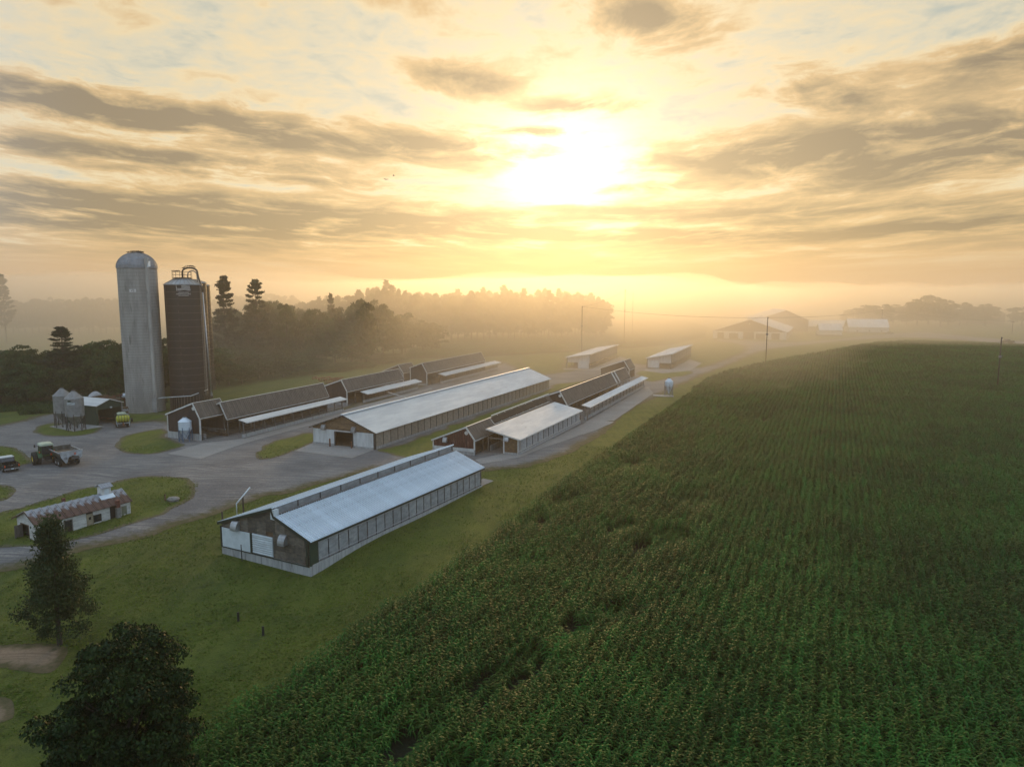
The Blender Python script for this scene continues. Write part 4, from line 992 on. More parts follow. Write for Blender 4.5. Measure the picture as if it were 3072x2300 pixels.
def bird(p, rz, fly=False):
    global BIRD
    if BIRD is None:
        mb = MB().lathe([(.0, -.16), (.05, -.12), (.08, -.02), (.065, .08), (.03, .13), (.0, .15)], 7, (0, 0, .13), axis='y').lathe([(.0, .11), (.045, .14), (.04, .20), (.0, .26)], 6, (0, 0, .18), axis='y').beam((0, -.13, .12), (0, -.32, .07), .07, .015).beam((.02, 0, 0), (.02, 0, .1), .01).beam((-.02, 0, 0), (-.02, 0, .1), .01)
        BIRD = mb.mesh('bird', M['bird'])
    o = ob('bird', BIRD, None, p, rz); o.scale = (1.5, 1.5, 1.5); return o
def grey_silo():
    fr = at(440, 1239); f = Vector((fr.x, fr.y)).normalized(); r = 3.76; c2 = Vector((fr.x, fr.y)) + f * r; C = Vector((c2.x, c2.y, 0))
    zr = height_at(412, 804, C.y); zt = height_at(412, 757, C.y)
    t = thing('silo', 'tall pale grey concrete stave silo with metal dome', 'silo', C)
    part('wall', MB().lathe([(r, -.5), (r, zr)], 48), M['silo_grey'], t, smooth=True)
    hm = MB().lathe([(r - .01, -.02), (r + .03, -.02), (r + .03, .02), (r - .01, .02)], 48).mesh('hoop', M['hoop'])
    k = 0; z = .5
    while z < zr - .2: ob('hoop', hm, t, (0, 0, z)); z += .42 + .34 * (z / zr)
    H = zt - zr; n = 9
    dm = part('dome', MB().lathe([(r + .12, zr - .12), (r + .12, zr)] + [((r + .10) * math.cos(a), zr + H * math.sin(a)) for a in [math.pi / 2 * i / n for i in range(n + 1)]], 36), M['dome'], t)
    rb = MB()
    for i in range(36):
        a = 2 * math.pi * i / 36; rb.tube([((r + .13) * math.cos(q) * math.cos(a), (r + .13) * math.cos(q) * math.sin(a), zr + (H + .03) * math.sin(q)) for q in [math.pi / 2 * j / 8 * .97 for j in range(9)]], .035, 4)
    part('seam', rb, M['dome'], dm)
    m = on_cyl(C, r, 0)
    # filling chute down the right of the face
    s0 = r * math.asin(.46); ch = MB()
    ch.lathe([(.42, .0), (.42, zr - 1.0)], 8, (0, 0, 0)); base = m(s0, 0); base.z = 3.0
    part('chute', ch, M['silo_grey'], t, base - Vector((0, 0, 0)), smooth=True)
    part('chute_door', MB().box(-.5, .5, -.35, .35, 0, 3.1), M['concrete'], t, m(s0 - .1, 0), rz=-math.atan2(C.x, C.y) - .4)
    part('dormer', MB().prism([(-.5, -.5, 0), (.5, -.5, 0), (.32, -.2, 1.1), (-.32, -.2, 1.1)], (0, .9, .15)), M['panel_white'], t, m(r * math.asin(.50), zr + .12) * .985 + Vector((0, 0, (zr + .1) * .015)), rz=-math.atan2(C.x, C.y) - .5)
    pv = m(-r * math.asin(.28), height_at(400, 872, C.y)); sg = MB(); q = on_cyl(C, r, height_at(400, 872, C.y)); s1 = -r * math.asin(.28)
    vs = []
    for i in range(7):
        for z in (-.30, .30): vs.append(q(s1 + (-.62 + 1.24 * i / 6), z, .02))
    sp = part('sign', MB().add(vs, [(2 * i, 2 * i + 2, 2 * i + 3, 2 * i + 1) for i in range(6)]), M['print'], t)
    ob('lettering', text_mesh('VS', .62, lambda a, b, c: q(s1 + a, b, .045 + c), M['print_black']), sp)
    for i in range(34):
        a = random.uniform(0, 6.28); el = math.radians(random.uniform(64, 84)); rr = (r + .15) * math.cos(el)
        o = bird(C + Vector((rr * math.cos(a), rr * math.sin(a), zr + (H + .06) * math.sin(el))), random.uniform(0, 6.28))
        tag(o, 'black bird perched on the dome of the pale grey silo', 'bird', 'birds on the grey silo dome')
    return C, r
GS, GR = grey_silo()

def dark_silo(label, C, r, zr, top, main):
    t = thing('silo', label, 'silo', C, 0)
    hb = 3.3; part('base_wall', MB().lathe([(r + .05, -.4), (r + .05, hb)], 40), M['silo_dark'], t)
    rb = MB()
    for i in range(40): a = 2 * math.pi * i / 40; rb.beam(((r + .1) * math.cos(a), (r + .1) * math.sin(a), 0), ((r + .1) * math.cos(a), (r + .1) * math.sin(a), hb - .1), .07)
    part('base_rib', rb, M['silo_rib'], t)
    n = round((zr - hb) / 1.42); h = (zr - hb) / n
    sm = MB().lathe([(r, .02), (r, h - .02)], 44).mesh('ring_sheet', M['silo_dark']); sm.polygons.foreach_set('use_smooth', [True] * len(sm.polygons))
    fl = MB().lathe([(r - .02, -.03), (r + (.035 if main else .10), -.03), (r + (.035 if main else .10), .03), (r - .02, .03)], 44).mesh('flange', M['silo_rib'])
    for k in range(n):
        ob('ring_sheet', sm, t, (0, 0, hb + k * h))
        ob('flange', fl, t, (0, 0, hb + k * h))
    part('roof', MB().lathe([(r + .02, zr - .02), (r + .14, zr + .02), (r + .14, zr + .16), (r - .1, zr + .22), (1.3, top - .05), (0, top)], 40), M['silo_cap'], t)
    rr = MB()
    for i in range(24): a = 2 * math.pi * i / 24; rr.beam(((r - .1) * math.cos(a), (r - .1) * math.sin(a), zr + .24), (1.3 * math.cos(a), 1.3 * math.sin(a), top - .02), .06)
    part('roof_seam', rr, M['silo_rib'], t)
    return t
def silo_group():
    Y = at(571, 1226).y; xr = lambda u, v, y: ray(u, v).x / ray(u, v).y * y
    C1 = Vector((xr(549, 853, Y), Y, 0)); r = 95 / 2 / FPX * C1.length * 1.0
    zr = height_at(549, 855, Y); tp = height_at(549, 832, Y)
    t = dark_silo('dark brown silo with a flag print and railing, nearest of the dark three', C1, r, zr, tp, True)
    Y2, Y3 = Y + 15, Y + 30
    C2 = Vector((xr(567, 850, Y2), Y2, 0)); C3 = Vector((xr(582, 856, Y3), Y3, 0))
    for C, lb, v in ((C2, 'dark silo partly hidden, second of the dark three', 849), (C3, 'dark silo showing only a strip at the right, third of the dark three', 857)):
        q = dark_silo(lb, C, r, height_at(600, v, C.y), height_at(600, v, C.y) + .9, False)
        mb = MB(); m = on_cyl(C, r, 0)
        for k in range(24): a = m(r * 1.02, 3 + k * .95, .0); mb.beam(a, m(r * 1.02, 3 + k * .95, .55), .05)
        part('step_bracket', mb, M['galv'], q)
    m = on_cyl(C1, r, 0)
    zf = height_at(550, 864, Y)
    flag = MB(); Wf, Hf = 2.5, 1.05
    for i in range(6):
        z0 = zf + Hf / 2 - (i + .25) * Hf / 6; s0 = -.15 * Wf if i < 3 else -Wf / 2; k = 16; vs = []
        for j in range(k + 1):
            s = s0 + (Wf / 2 - s0) * j / k + i * .03; wv = .07 * math.sin(s * 3.6 + 1.0)
            vs += [m(s, z0 + wv, .02), m(s, z0 + wv - .075, .02)]
        flag.add(vs, [(2 * j, 2 * j + 1, 2 * j + 3, 2 * j + 2) for j in range(k)])
    fm = part('flag_print', flag, M['print'], t)
    fr2 = MB(); vs = []
    for s, z in ((-Wf / 2 - .12, .62), (-Wf / 2 - .04, .62), (-Wf / 2 + .06, -.62), (-Wf / 2 - .02, -.62)): vs.append(m(s, zf + z, .02))
    fr2.add(vs, [(0, 1, 2, 3)]); part('flag_staff', fr2, M['print'], fm)
    zt = height_at(550, 882, Y)
    ob('lettering', text_mesh('HARVESTORE', .42, lambda a, b, c: m(a, zt + b, .02 + c), M['print'], spacing=1.12), t)
    for v, w in ((877.3, .95), (886.3, 1.0)):
        vs = []; z = height_at(550, v, Y); mb = MB(); s = -w
        while s < w: e2 = s + random.uniform(.05, .11); mb.add([m(s, z - .05, .02), m(e2, z - .05, .02), m(e2, z + .05, .02), m(s, z + .05, .02)], [(0, 1, 2, 3)]); s = e2 + .04
        part('small_print', mb, M['print'], t)
    # railing, fill pipes, ladder
    f = Vector((C1.x, C1.y, 0)).normalized(); rt = Vector((f.y, -f.x, 0))
    P = lambda a, b, z: rt * a + f * b + Vector((0, 0, z))
    rl = MB()
    for zz in (tp + .55, tp + 1.1):
        pts = [P(1.9 * math.cos(q) - .1, 1.9 * math.sin(q), zz) for q in [2 * math.pi * i / 14 for i in range(15)]]
        for a, b in zip(pts, pts[1:]): rl.beam(a, b, .05)
    for i in range(14): q = 2 * math.pi * i / 14; rl.beam(P(1.9 * math.cos(q) - .1, 1.9 * math.sin(q), tp - .35), P(1.9 * math.cos(q) - .1, 1.9 * math.sin(q), tp + 1.1), .05)
    part('railing', rl, M['steel_dark'], t)
    part('deck', MB().lathe([(.8, tp - .12), (1.95, tp - .12), (1.95, tp - .06), (.8, tp - .06)], 16, tuple(P(-.1, 0, 0))), M['steel_dark'], t)
    R1 = 1.45; cx, top = 1.45, tp + 1.0
    arc = [P(.0, -.2, tp - .05), P(0., -.2, top)] + [P(cx - R1 * math.cos(q), -.3 - .2 * q, top + R1 * .62 * math.sin(q) + .1) for q in [math.pi * i / 12 for i in range(1, 12)]] + [P(2 * cx + .12, -1.1, top - .9), P(r * .93, -1.6, zr), P(r * .99, -1.9, zr - 1.5)]
    part('fill_pipe', MB().tube(arc, .19, 8), M['steel_dark'], t, smooth=True)
    part('fill_pipe', MB().tube([P(r * .99, -1.9, zr - 1.5), P(r * 1.16, -2.3, 3.3)], .15, 8), M['galv'], t, smooth=True)
    part('pipe_boot', MB().tube([P(r * 1.16, -2.3, 3.5), P(r * 1.16, -2.3, 2.9)], .24, 8), M['galv'], t)
    R2 = .9; part('fill_pipe', MB().tube([P(1.0, .3, tp)] + [P(1.9 - R2 * math.cos(q), .3, tp + .5 + R2 * math.sin(q)) for q in [math.pi * i / 8 for i in range(9)]] + [P(2.85, -.4, zr + .5)], .12, 8), M['galv_dull'], t, smooth=True)
    ld = MB(); s0 = r * .98
    for ds in (-.22, .22): ld.beam(m(s0 + ds, 3, .25), m(s0 + ds, zr + .6, .25), .05)
    for k in range(74): ld.beam(m(s0 - .22, 3 + k * .32, .25), m(s0 + .22, 3 + k * .32, .25), .03)
    part('ladder', ld, M['galv_dull'], t)
    part('vent_pipe', MB().tube([m(r * 1.18, zr, .18), m(r * 1.18, 4.2, .18)], .06, 6), M['galv'], t)
    # white blower line towards the grey silo
    a = m(r * 1.18, 4.2, .25) + C1; b = C1 + m(.2, 3.4, .8); c = C1 + m(-r * 1.1, 3.1, 2.2); d = GS + Vector((3.0, -1.6, 2.7))
    o = part('blower_pipe', MB().tube([a, b, c, d], .075, 7), M['panel_white'], None, smooth=True)
    tag(o, 'white blower pipe slung from the dark silo to the grey silo', 'pipe')
    for i in range(9):
        q = i / 8; rp_ = arc[3 + i] if i < 8 else arc[6]
        tag(bird(C1 + rp_ + Vector((0, 0, .2)), random.uniform(0, 6)), 'black bird perched on the bent fill pipe of the dark silo', 'bird', 'birds on the silo pipe')
    for i in range(5): tag(bird(C1 + P(-1.9 + i * .33, -.6 - .3 * math.sin(i), tp + 1.12), random.uniform(0, 6)), 'black bird perched on the railing of the dark silo', 'bird', 'birds on the silo railing')
    # small utility shed between the silos
    q = at(537, 1222); ts = thing('utility_shed', 'small pale shed standing between the grey and dark silos', 'shed', (GS.x + GR + 1.75, q.y - .5, 0), R(4))
    part('wall', MB().box(-1.45, 1.3, 0, 2.2, 0, 2.9), M['galv_dull'], ts); part('roof', MB().prism([(-1.6, -.15, 2.9), (1.45, -.15, 3.15), (1.45, -.15, 3.23), (-1.6, -.15, 2.98)], (0, 2.5, 0)), M['galv'], ts)
    part('door', MB().box(-1.2, .0, -.06, 0, .1, 2.2), M['panel_white'], ts)
silo_group()

# ------------------------------------------------------------------ twin bins, tool shed, machines
def twin_bins():
    y = at(229, 1290).y; s = y / FPX
    for u, v, lb, c in ((229, 1291, 'corrugated grain bin with a small white sign, nearer of the twin bins', 1), (194, 1280, 'corrugated grain bin without a sign, farther of the twin bins', 0)):
        t = gable_bin(lb, u, v, 51 * s, 46 * s, 54 * s, 21 * s, 'galv_dull', 'steel_dark', 8, group='twin grain bins')
        t.name = 'grain_bin'
        if c:
            C = Vector(t.location); q = on_cyl(C, 25.5 * s, 0); z = 86 * s; q2 = lambda a, b, o=0.: q(a - .55, b + z, o)
            vs = []
            for i in range(5):
                for b in (-.2, .2): vs.append(q2(-.6 + 1.2 * i / 4, b, .05))
            sg = part('sign', MB().add(vs, [(2 * i, 2 * i + 2, 2 * i + 3, 2 * i + 1) for i in range(4)]), M['panel_white'], t)
            sw = []
            for i in range(9): a = -.5 + 1.0 * i / 8; b = .10 * math.sin(a * 5); sw += [q2(a, b - .035, .08), q2(a, b + .04, .08)]
            part('sign_wave', MB().add(sw, [(2 * i, 2 * i + 2, 2 * i + 3, 2 * i + 1) for i in range(8)]), M['siding_green'], sg)
            part('panel', MB().add([q(-1.0, 96 * s, .04), q(-.5, 96 * s, .04), q(-.5, 91 * s, .04), q(-1.0, 91 * s, .04)], [(0, 1, 2, 3)]), M['siding_green'], t)
    c = at(225, 1282); o = part('bin_slab', MB().box(-4.3, 4.3, -2.7, 2.7, -.3, .12), M['concrete'], None, (c.x, c.y + .5, 0), rz=R(-32)); o.name = 'concrete_pad'; tag(o, kind='structure')
twin_bins()
def tool_shed():
    x, y, th, W, L, e, r, rp = -75.8, 136.7, -66.2, 5.8, 9.1, 3.75, 4.75, .5
    t = thing('tool_shed', 'green shed with white roof and open front, right of the twin bins', 'shed', (x, y, 0), -R(th))
    XR = -rp * W; f = profile(W, e, r, rp, e)
    for xe in (0, -W): part('roof', slope(MB(), xe, e, XR, r, -.3, L + .3, .4, .035, .05), M['roof_white'], t)
    part('rake_board', MB().beam((.02, -.33, e), (XR, -.33, r + .03), .05, .14).beam((XR, -.33, r + .03), (-W - .02, -.33, e), .05, .14), M['ridge_white'], t)
    part('gable_wall', wall_strips(MB(), -W + .2, -.2, 3.0, lambda q: f(q) - .05, 0), M['siding_green'], t)
    part('side_wall', wall_strips(MB(), 0, L, 0, lambda q: e - .05, -.2, axis='y'), M['siding_green'], t)
    part('side_wall', wall_strips(MB(), 0, L, 0, lambda q: e - .05, -W + .25, axis='y'), M['siding_green'], t)
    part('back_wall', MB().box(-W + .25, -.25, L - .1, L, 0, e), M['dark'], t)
    part('corner_post', MB().box(-.35, -.15, -.1, .1, -.2, e), M['galv_dull'], t); part('corner_post', MB().box(-W + .1, -W + .5, -.1, .1, -.2, e), M['siding_green'], t)
    part('yard_light', MB().lathe([(0, .0), (.22, -.05), (.18, -.3), (0, -.34)], 10, (XR + .2, -.25, 3.35)), M['panel_white'], t)
    # clutter inside, each a thing of its own
    for k, (px, py, sx, sy, sz, mt, lb) in enumerate(((-1.5, 3, 1.2, 2.0, 1.4, 'rust', 'rusty implement standing in the open green shed'), (-4.4, 2.5, 1.3, 1.4, 1.7, 'wood', 'wooden crate stack inside the open green shed'))):
        q = Matrix.Rotation(-R(th), 4, 'Z') @ Vector((px, py, 0)) + Vector((x, y, 0))
        tt = thing('implement' if k == 0 else 'crate', lb, 'implement' if k == 0 else 'crate', q, -R(th))
        if k == 0:
            part('frame', MB().beam((-.6, -1, .6), (.6, -1, .6), .14).beam((-.6, 1, .6), (.6, 1, .6), .14).beam((0, -1.2, .65), (0, 1.4, .65), .16), M[mt], tt)
            for i in range(5): part('tine', MB().tube([(-.5 + i * .25, -1, .6), (-.5 + i * .25, -1.3, .3), (-.5 + i * .25, -1.0, .0)], .03, 5), M['steel_dark'], tt)
        else:
            for i in range(6): part('slat', MB().box(-.65, .65, -.7, -.64, .05 + i * .27, .25 + i * .27), M[mt], tt)
            part('body', MB().box(-.6, .6, -.63, .6, 0, 1.6), M[mt], tt)
tool_shed()

def wheel(parent, x, y, r, w, rim, rimr=.55, dual=None, name='wheel'):
    t = part(name, MB().lathe([(r * rimr, -w / 2), (r * .93, -w / 2), (r, -w * .32), (r, w * .32), (r * .93, w / 2), (r * rimr, w / 2), (r * rimr, -w / 2)], 22, (0, 0, 0), axis='x'), M['rubber'], parent, (x, y, r))
    lg = MB()
    for k in range(20):
        a = 2 * math.pi * k / 20
        for s in (-1, 1): lg.beam((s * w * .45, r * math.cos(a + .09) * .99, r * math.sin(a + .09) * .99), (0, r * math.cos(a) * 1.01, r * math.sin(a) * 1.01), .05, .06)
    if r > .5: part('tread', lg, M['rubber'], t)
    part('rim', MB().lathe([(r * rimr + .005, -w * .42), (r * rimr * .85, -w * .2), (r * .16, -w * .15), (0, -w * .3)], 18, axis='x').lathe([(r * rimr + .005, w * .42), (r * rimr * .85, w * .2), (r * .16, w * .15), (0, w * .3)], 18, axis='x').lathe([(r * rimr + .01, -w * .43), (r * rimr + .01, w * .43)], 18, axis='x'), M[rim], t, smooth=True)
    return t
def tractor(label, loc, rz, duals=True, s=1.0, cab=True):
    t = thing('tractor', label, 'tractor', loc, rz); t.scale = (s, s, s)
    w = .62
    for sx in (-1, 1):
        wheel(t, sx * .98, 0, .92, .50, 'wheel_yellow')
        if duals: wheel(t, sx * 1.55, 0, .92, .48, 'wheel_yellow')
        wheel(t, sx * .92, 2.75, .66, .42, 'wheel_yellow')
        part('fender', MB().lathe([(.98, -.28), (1.02, -.28), (1.02, .28), (.98, .28), (.98, -.28)], 9, (sx * .92, 0, .92), R(20), R(170), axis='x'), M['tractor_green'], t)
    part('axle', MB().tube([(-1.6, 0, .92), (1.6, 0, .92)], .14, 8).tube([(-.95, 2.75, .66), (.95, 2.75, .66)], .11, 8), M['steel_dark'], t)
    part('chassis', MB().box(-.32, .32, -.5, 3.1, .62, 1.05), M['steel_dark'], t)
    part('hood', MB().prism([(-.42, .95, 1.0), (.42, .95, 1.0), (.42, .95, 1.78), (.30, .95, 1.92), (-.30, .95, 1.92), (-.42, .95, 1.78)], (0, 2.35, -.10)), M['tractor_green'], t)
    part('grille', MB().box(-.34, .34, 3.28, 3.33, 1.0, 1.7), M['steel_dark'], t)
    part('exhaust', MB().tube([(.36, 1.7, 1.8), (.36, 1.7, 2.75)], .07, 8), M['steel_dark'], t)
    part('mirror', MB().beam((-.7, 1.05, 2.5), (-1.15, 1.15, 2.5), .03).box(-1.28, -1.08, 1.12, 1.16, 2.3, 2.7), M['steel_dark'], t)
    fr = MB()
    for sx in (-1, 1):
        for yy, tt in ((-.72, -.10), (.25, 0), (.98, -.12)): fr.beam((sx * .78, yy, 1.35), (sx * .70, yy + tt, 2.72), .09)
    fr.box(-.8, .8, -.8, 1.0, 1.25, 1.40)
    cb = part('cab', fr, M['tractor_green'], t)
    gl = MB()
    gl.prism([(-.72, -.76, 1.42), (.72, -.76, 1.42), (.66, -.83, 2.68), (-.66, -.83, 2.68)], (0, .02, 0)).prism([(-.72, .95, 1.42), (.72, .95, 1.42), (.66, .84, 2.68), (-.66, .84, 2.68)], (0, .02, 0))
    for sx in (-1, 1): gl.prism([(sx * .76, -.7, 1.42), (sx * .76, .95, 1.42), (sx * .69, .85, 2.68), (sx * .69, -.78, 2.68)], (sx * .02, 0, 0))
    part('window', gl, M['glass'], cb)
    part('cab_roof', MB().prism([(-.86, -.98, 2.72), (.86, -.98, 2.72), (.80, -.98, 2.92), (.55, -.98, 3.0), (-.55, -.98, 3.0), (-.80, -.98, 2.92)], (0, 2.05, 0)), M['roof_cream'], t)
    part('seat', MB().box(-.25, .25, -.3, .2, 1.4, 1.6).box(-.25, .25, -.36, -.26, 1.6, 2.15), M['steel_dark'], t)
    part('warning_triangle', MB().prism([(.30, -.9, 1.30), (.62, -.9, 1.30), (.46, -.9, 1.58)], (0, -.03, 0)), M['smv'], t)
    part('tail_light', MB().box(-1.0, -.85, -.62, -.56, 1.75, 1.9).box(.85, 1.0, -.62, -.56, 1.75, 1.9), M['smv'], t)
    part('hitch', MB().beam((-.35, -.5, .7), (-.3, -1.25, .55), .08).beam((.35, -.5, .7), (.3, -1.25, .55), .08).beam((0, -.4, .5), (0, -1.5, .48), .12), M['steel_dark'], t)
    return t
pT = at(141, 1389)
tractor('green tractor with pale cab roof and yellow wheels, hitched to a spreader on the gravel', (pT.x, pT.y, 0.03), R(44))
def spreader():
    p = at(212, 1398); t = thing('manure_spreader', 'muddy open-topped spreader with white rear panel behind the green tractor', 'spreader', (p.x, p.y, .03), R(49))
    # box: V-sided tub, open on top; local +Y forward
    y0, y1 = -.6, 4.2; prof = [(-1.45, 2.15), (-1.45, 1.95), (-.55, .75), (.55, .75), (1.45, 1.95), (1.45, 2.15)]; inn = [(-1.37, 2.15), (-1.37, 1.98), (-.5, .84), (.5, .84), (1.37, 1.98), (1.37, 2.15)]
    mb = MB(); n = 6; vs = [(a, y, b) for y in (y0, y1) for a, b in prof] + [(a, y, b) for y in (y0 + .08, y1 - .08) for a, b in inn]
    fs = [(i, i + 1, n + i + 1, n + i) for i in range(5)] + [(12 + i, 18 + i, 19 + i, 13 + i) for i in range(5)] + [(0, 6, 18, 12), (5, 17, 23, 11)]
    mb.add(vs, fs); part('tub', mb, M['spreader'], t)
    part('front_panel', MB().prism([(a, y1 - .08, b) for a, b in prof[1:5]] + [(1.45, y1 - .08, 2.4), (-1.45, y1 - .08, 2.4)], (0, .08, 0)), M['spreader'], t)
    part('load', MB().prism([(-1.2, y0 + .15, 1.75), (1.2, y0 + .15, 1.75), (.5, y0 + .15, .9), (-.5, y0 + .15, .9)], (0, y1 - y0 - .3, 0)), M['dirt_dark'], t)
    part('rear_panel', MB().prism([(-1.52, y0 - .1, 2.35), (1.52, y0 - .1, 2.35), (1.40, y0 - .1, 1.45), (.95, y0 - .1, .95), (.75, y0 - .1, 1.45), (.2, y0 - .1, 1.62), (-.35, y0 - .1, 1.45), (-.62, y0 - .1, .62), (-.8, y0 - .1, .62), (-1.3, y0 - .1, 1.5)], (0, .08, 0)), M['spreader_white'], t)
    part('rim_rail', MB().beam((-1.5, y0 - .15, 2.33), (1.5, y0 - .15, 2.33), .07, .09).beam((-1.47, y0, 2.15), (-1.47, y1, 2.15), .08).beam((1.47, y0, 2.15), (1.47, y1, 2.15), .08), M['spreader_white'], t)
    part('reflector', MB().lathe([(.13, -.03), (.17, -.03), (.17, .0), (.13, .0), (.13, -.03)], 12, (-.75, y0 - .12, 1.35), axis='y'), M['steel_dark'], t)
    part('marker_light', MB().box(.35, .6, y0 - .16, y0 - .1, 1.95, 2.02).box(.35, .6, y0 - .16, y0 - .1, 1.78, 1.85), M['smv'], t)
    b = MB()
    for k in range(2):
        c = (.3 + k * .5 - .1, y0 - .35, 1.0); b.lathe([(0, -.03), (.42, -.03), (.42, .03), (0, .03)], 12, c, axis='x')
    part('beater', b, M['steel_dark'], t)
    part('shield', MB().lathe([(.72, -.5), (.76, -.5), (.76, .5), (.72, .5), (.72, -.5)], 8, (.35, y0 - .2, .75), R(-30), R(140), axis='x'), M['steel_dark'], t)
    part('tongue', MB().beam((-.5, y1, .75), (0, y1 + 1.5, .5), .14).beam((.5, y1, .75), (0, y1 + 1.5, .5), .14), M['steel_dark'], t)
    part('frame', MB().box(-.6, -.45, y0, y1, .5, .75).box(.45, .6, y0, y1, .5, .75), M['steel_dark'], t)
    for sx in (-1, 1):
        for yy in (.75, 1.85): wheel(t, sx * 1.15, yy, .5, .36, 'spreader_white', .5)
    part('drive_box', MB().box(.8, 1.2, 3.3, 3.9, .6, 1.3), M['tractor_green'], t)
spreader()
def pickup():
    p = at(38, 1417); t = thing('pickup_truck', 'black pickup truck with pale roof, cut by the left edge', 'truck', (p.x, p.y, .03), R(49))
    b = MB(); b.box(-.95, .95, .05, .12, .62, 1.12)                       # tailgate
    for sx in (-1, 1): b.box(sx * .95 - .04 * (sx > 0) - (0 if sx > 0 else 0), sx * .95 + (.0 if sx > 0 else .06), .12, 2.1, .6, 1.16)
    b.box(-.92, .92, .12, 2.1, .6, .68)
    part('bed', b, M['truck_black'], t)
    part('body', MB().prism([(-.97, 2.1, .45), (-.97, 5.3, .45), (-.97, 5.4, .95), (-.97, 3.95, 1.12), (-.97, 2.1, 1.16)], (1.94, 0, 0)), M['truck_black'], t)
    cb = part('cab', MB().prism([(-.88, 2.12, 1.14), (-.88, 3.95, 1.1), (-.80, 3.45, 1.72), (-.80, 2.25, 1.74)], (1.72, 0, 0)), M['glass'], t)
    part('roof', MB().prism([(-.84, 2.18, 1.72), (.84, 2.18, 1.72), (.84, 3.5, 1.72), (-.84, 3.5, 1.72)], (0, 0, .09)), M['panel_white'], t)
    pl = MB()
    for sx in (-.86, .86): pl.beam((sx, 2.14, 1.12), (sx * .94, 2.25, 1.74), .07).beam((sx, 3.95, 1.1), (sx * .94, 3.45, 1.74), .07).beam((sx, 3.0, 1.12), (sx * .95, 2.9, 1.74), .07)
    part('pillar', pl, M['truck_black'], t)
    part('bumper', MB().box(-.95, .95, -.12, .04, .42, .60), M['chrome'], t)
    part('number_plate', MB().box(-.16, .16, -.15, -.12, .44, .58), M['panel_white'], t)
    for sx in (-.9, .78): part('tail_light', MB().box(sx, sx + .12, .02, .06, .75, 1.05), M['smv'], t)
    part('tailgate_handle', MB().box(-.14, .14, .02, .05, .92, 1.0), M['chrome'], t)
    for sx in (-1, 1):
        for yy in (1.1, 4.55): wheel(t, sx * .84, yy, .38, .26, 'galv_dull', .6)
pickup()
def sprayer():
    p = at(360, 1287); t = tractor('green tractor carrying a bright yellow sprayer tank, parked at the open shed', (p.x - .6, p.y + 2.0, .03), R(34), False, .9)
    tk = part('spray_tank', MB().lathe([(.0, -1.25), (.45, -1.2), (.68, -1.0), (.70, 1.0), (.45, 1.2), (0, 1.25)], 14, (0, -1.6, 2.0), axis='x'), M['tank_yellow'], t, smooth=True)
    bands = MB()
    for k in (-.75, -.25, .25, .75): bands.lathe([(.71, k - .04), (.74, k - .04), (.74, k + .04), (.71, k + .04)], 14, (0, -1.6, 2.0), axis='x')
    part('tank_strap', bands, M['steel_dark'], tk)
    part('boom', MB().beam((-1.2, -1.9, 1.1), (1.2, -1.9, 1.1), .09).beam((-1.2, -1.9, 1.1), (-1.0, -1.9, .5), .07).beam((1.2, -1.9, 1.1), (1.0, -1.9, .5), .07).beam((-1.2, -1.9, 1.1), (-1.15, -1.9, 2.5), .06).beam((1.2, -1.9, 1.1), (1.15, -1.9, 2.5), .06), M['panel_white'], t)
    part('pump', MB().tube([(0, -2.0, .5), (0, -2.0, 1.2)], .2, 8), M['rust'], t)
sprayer()
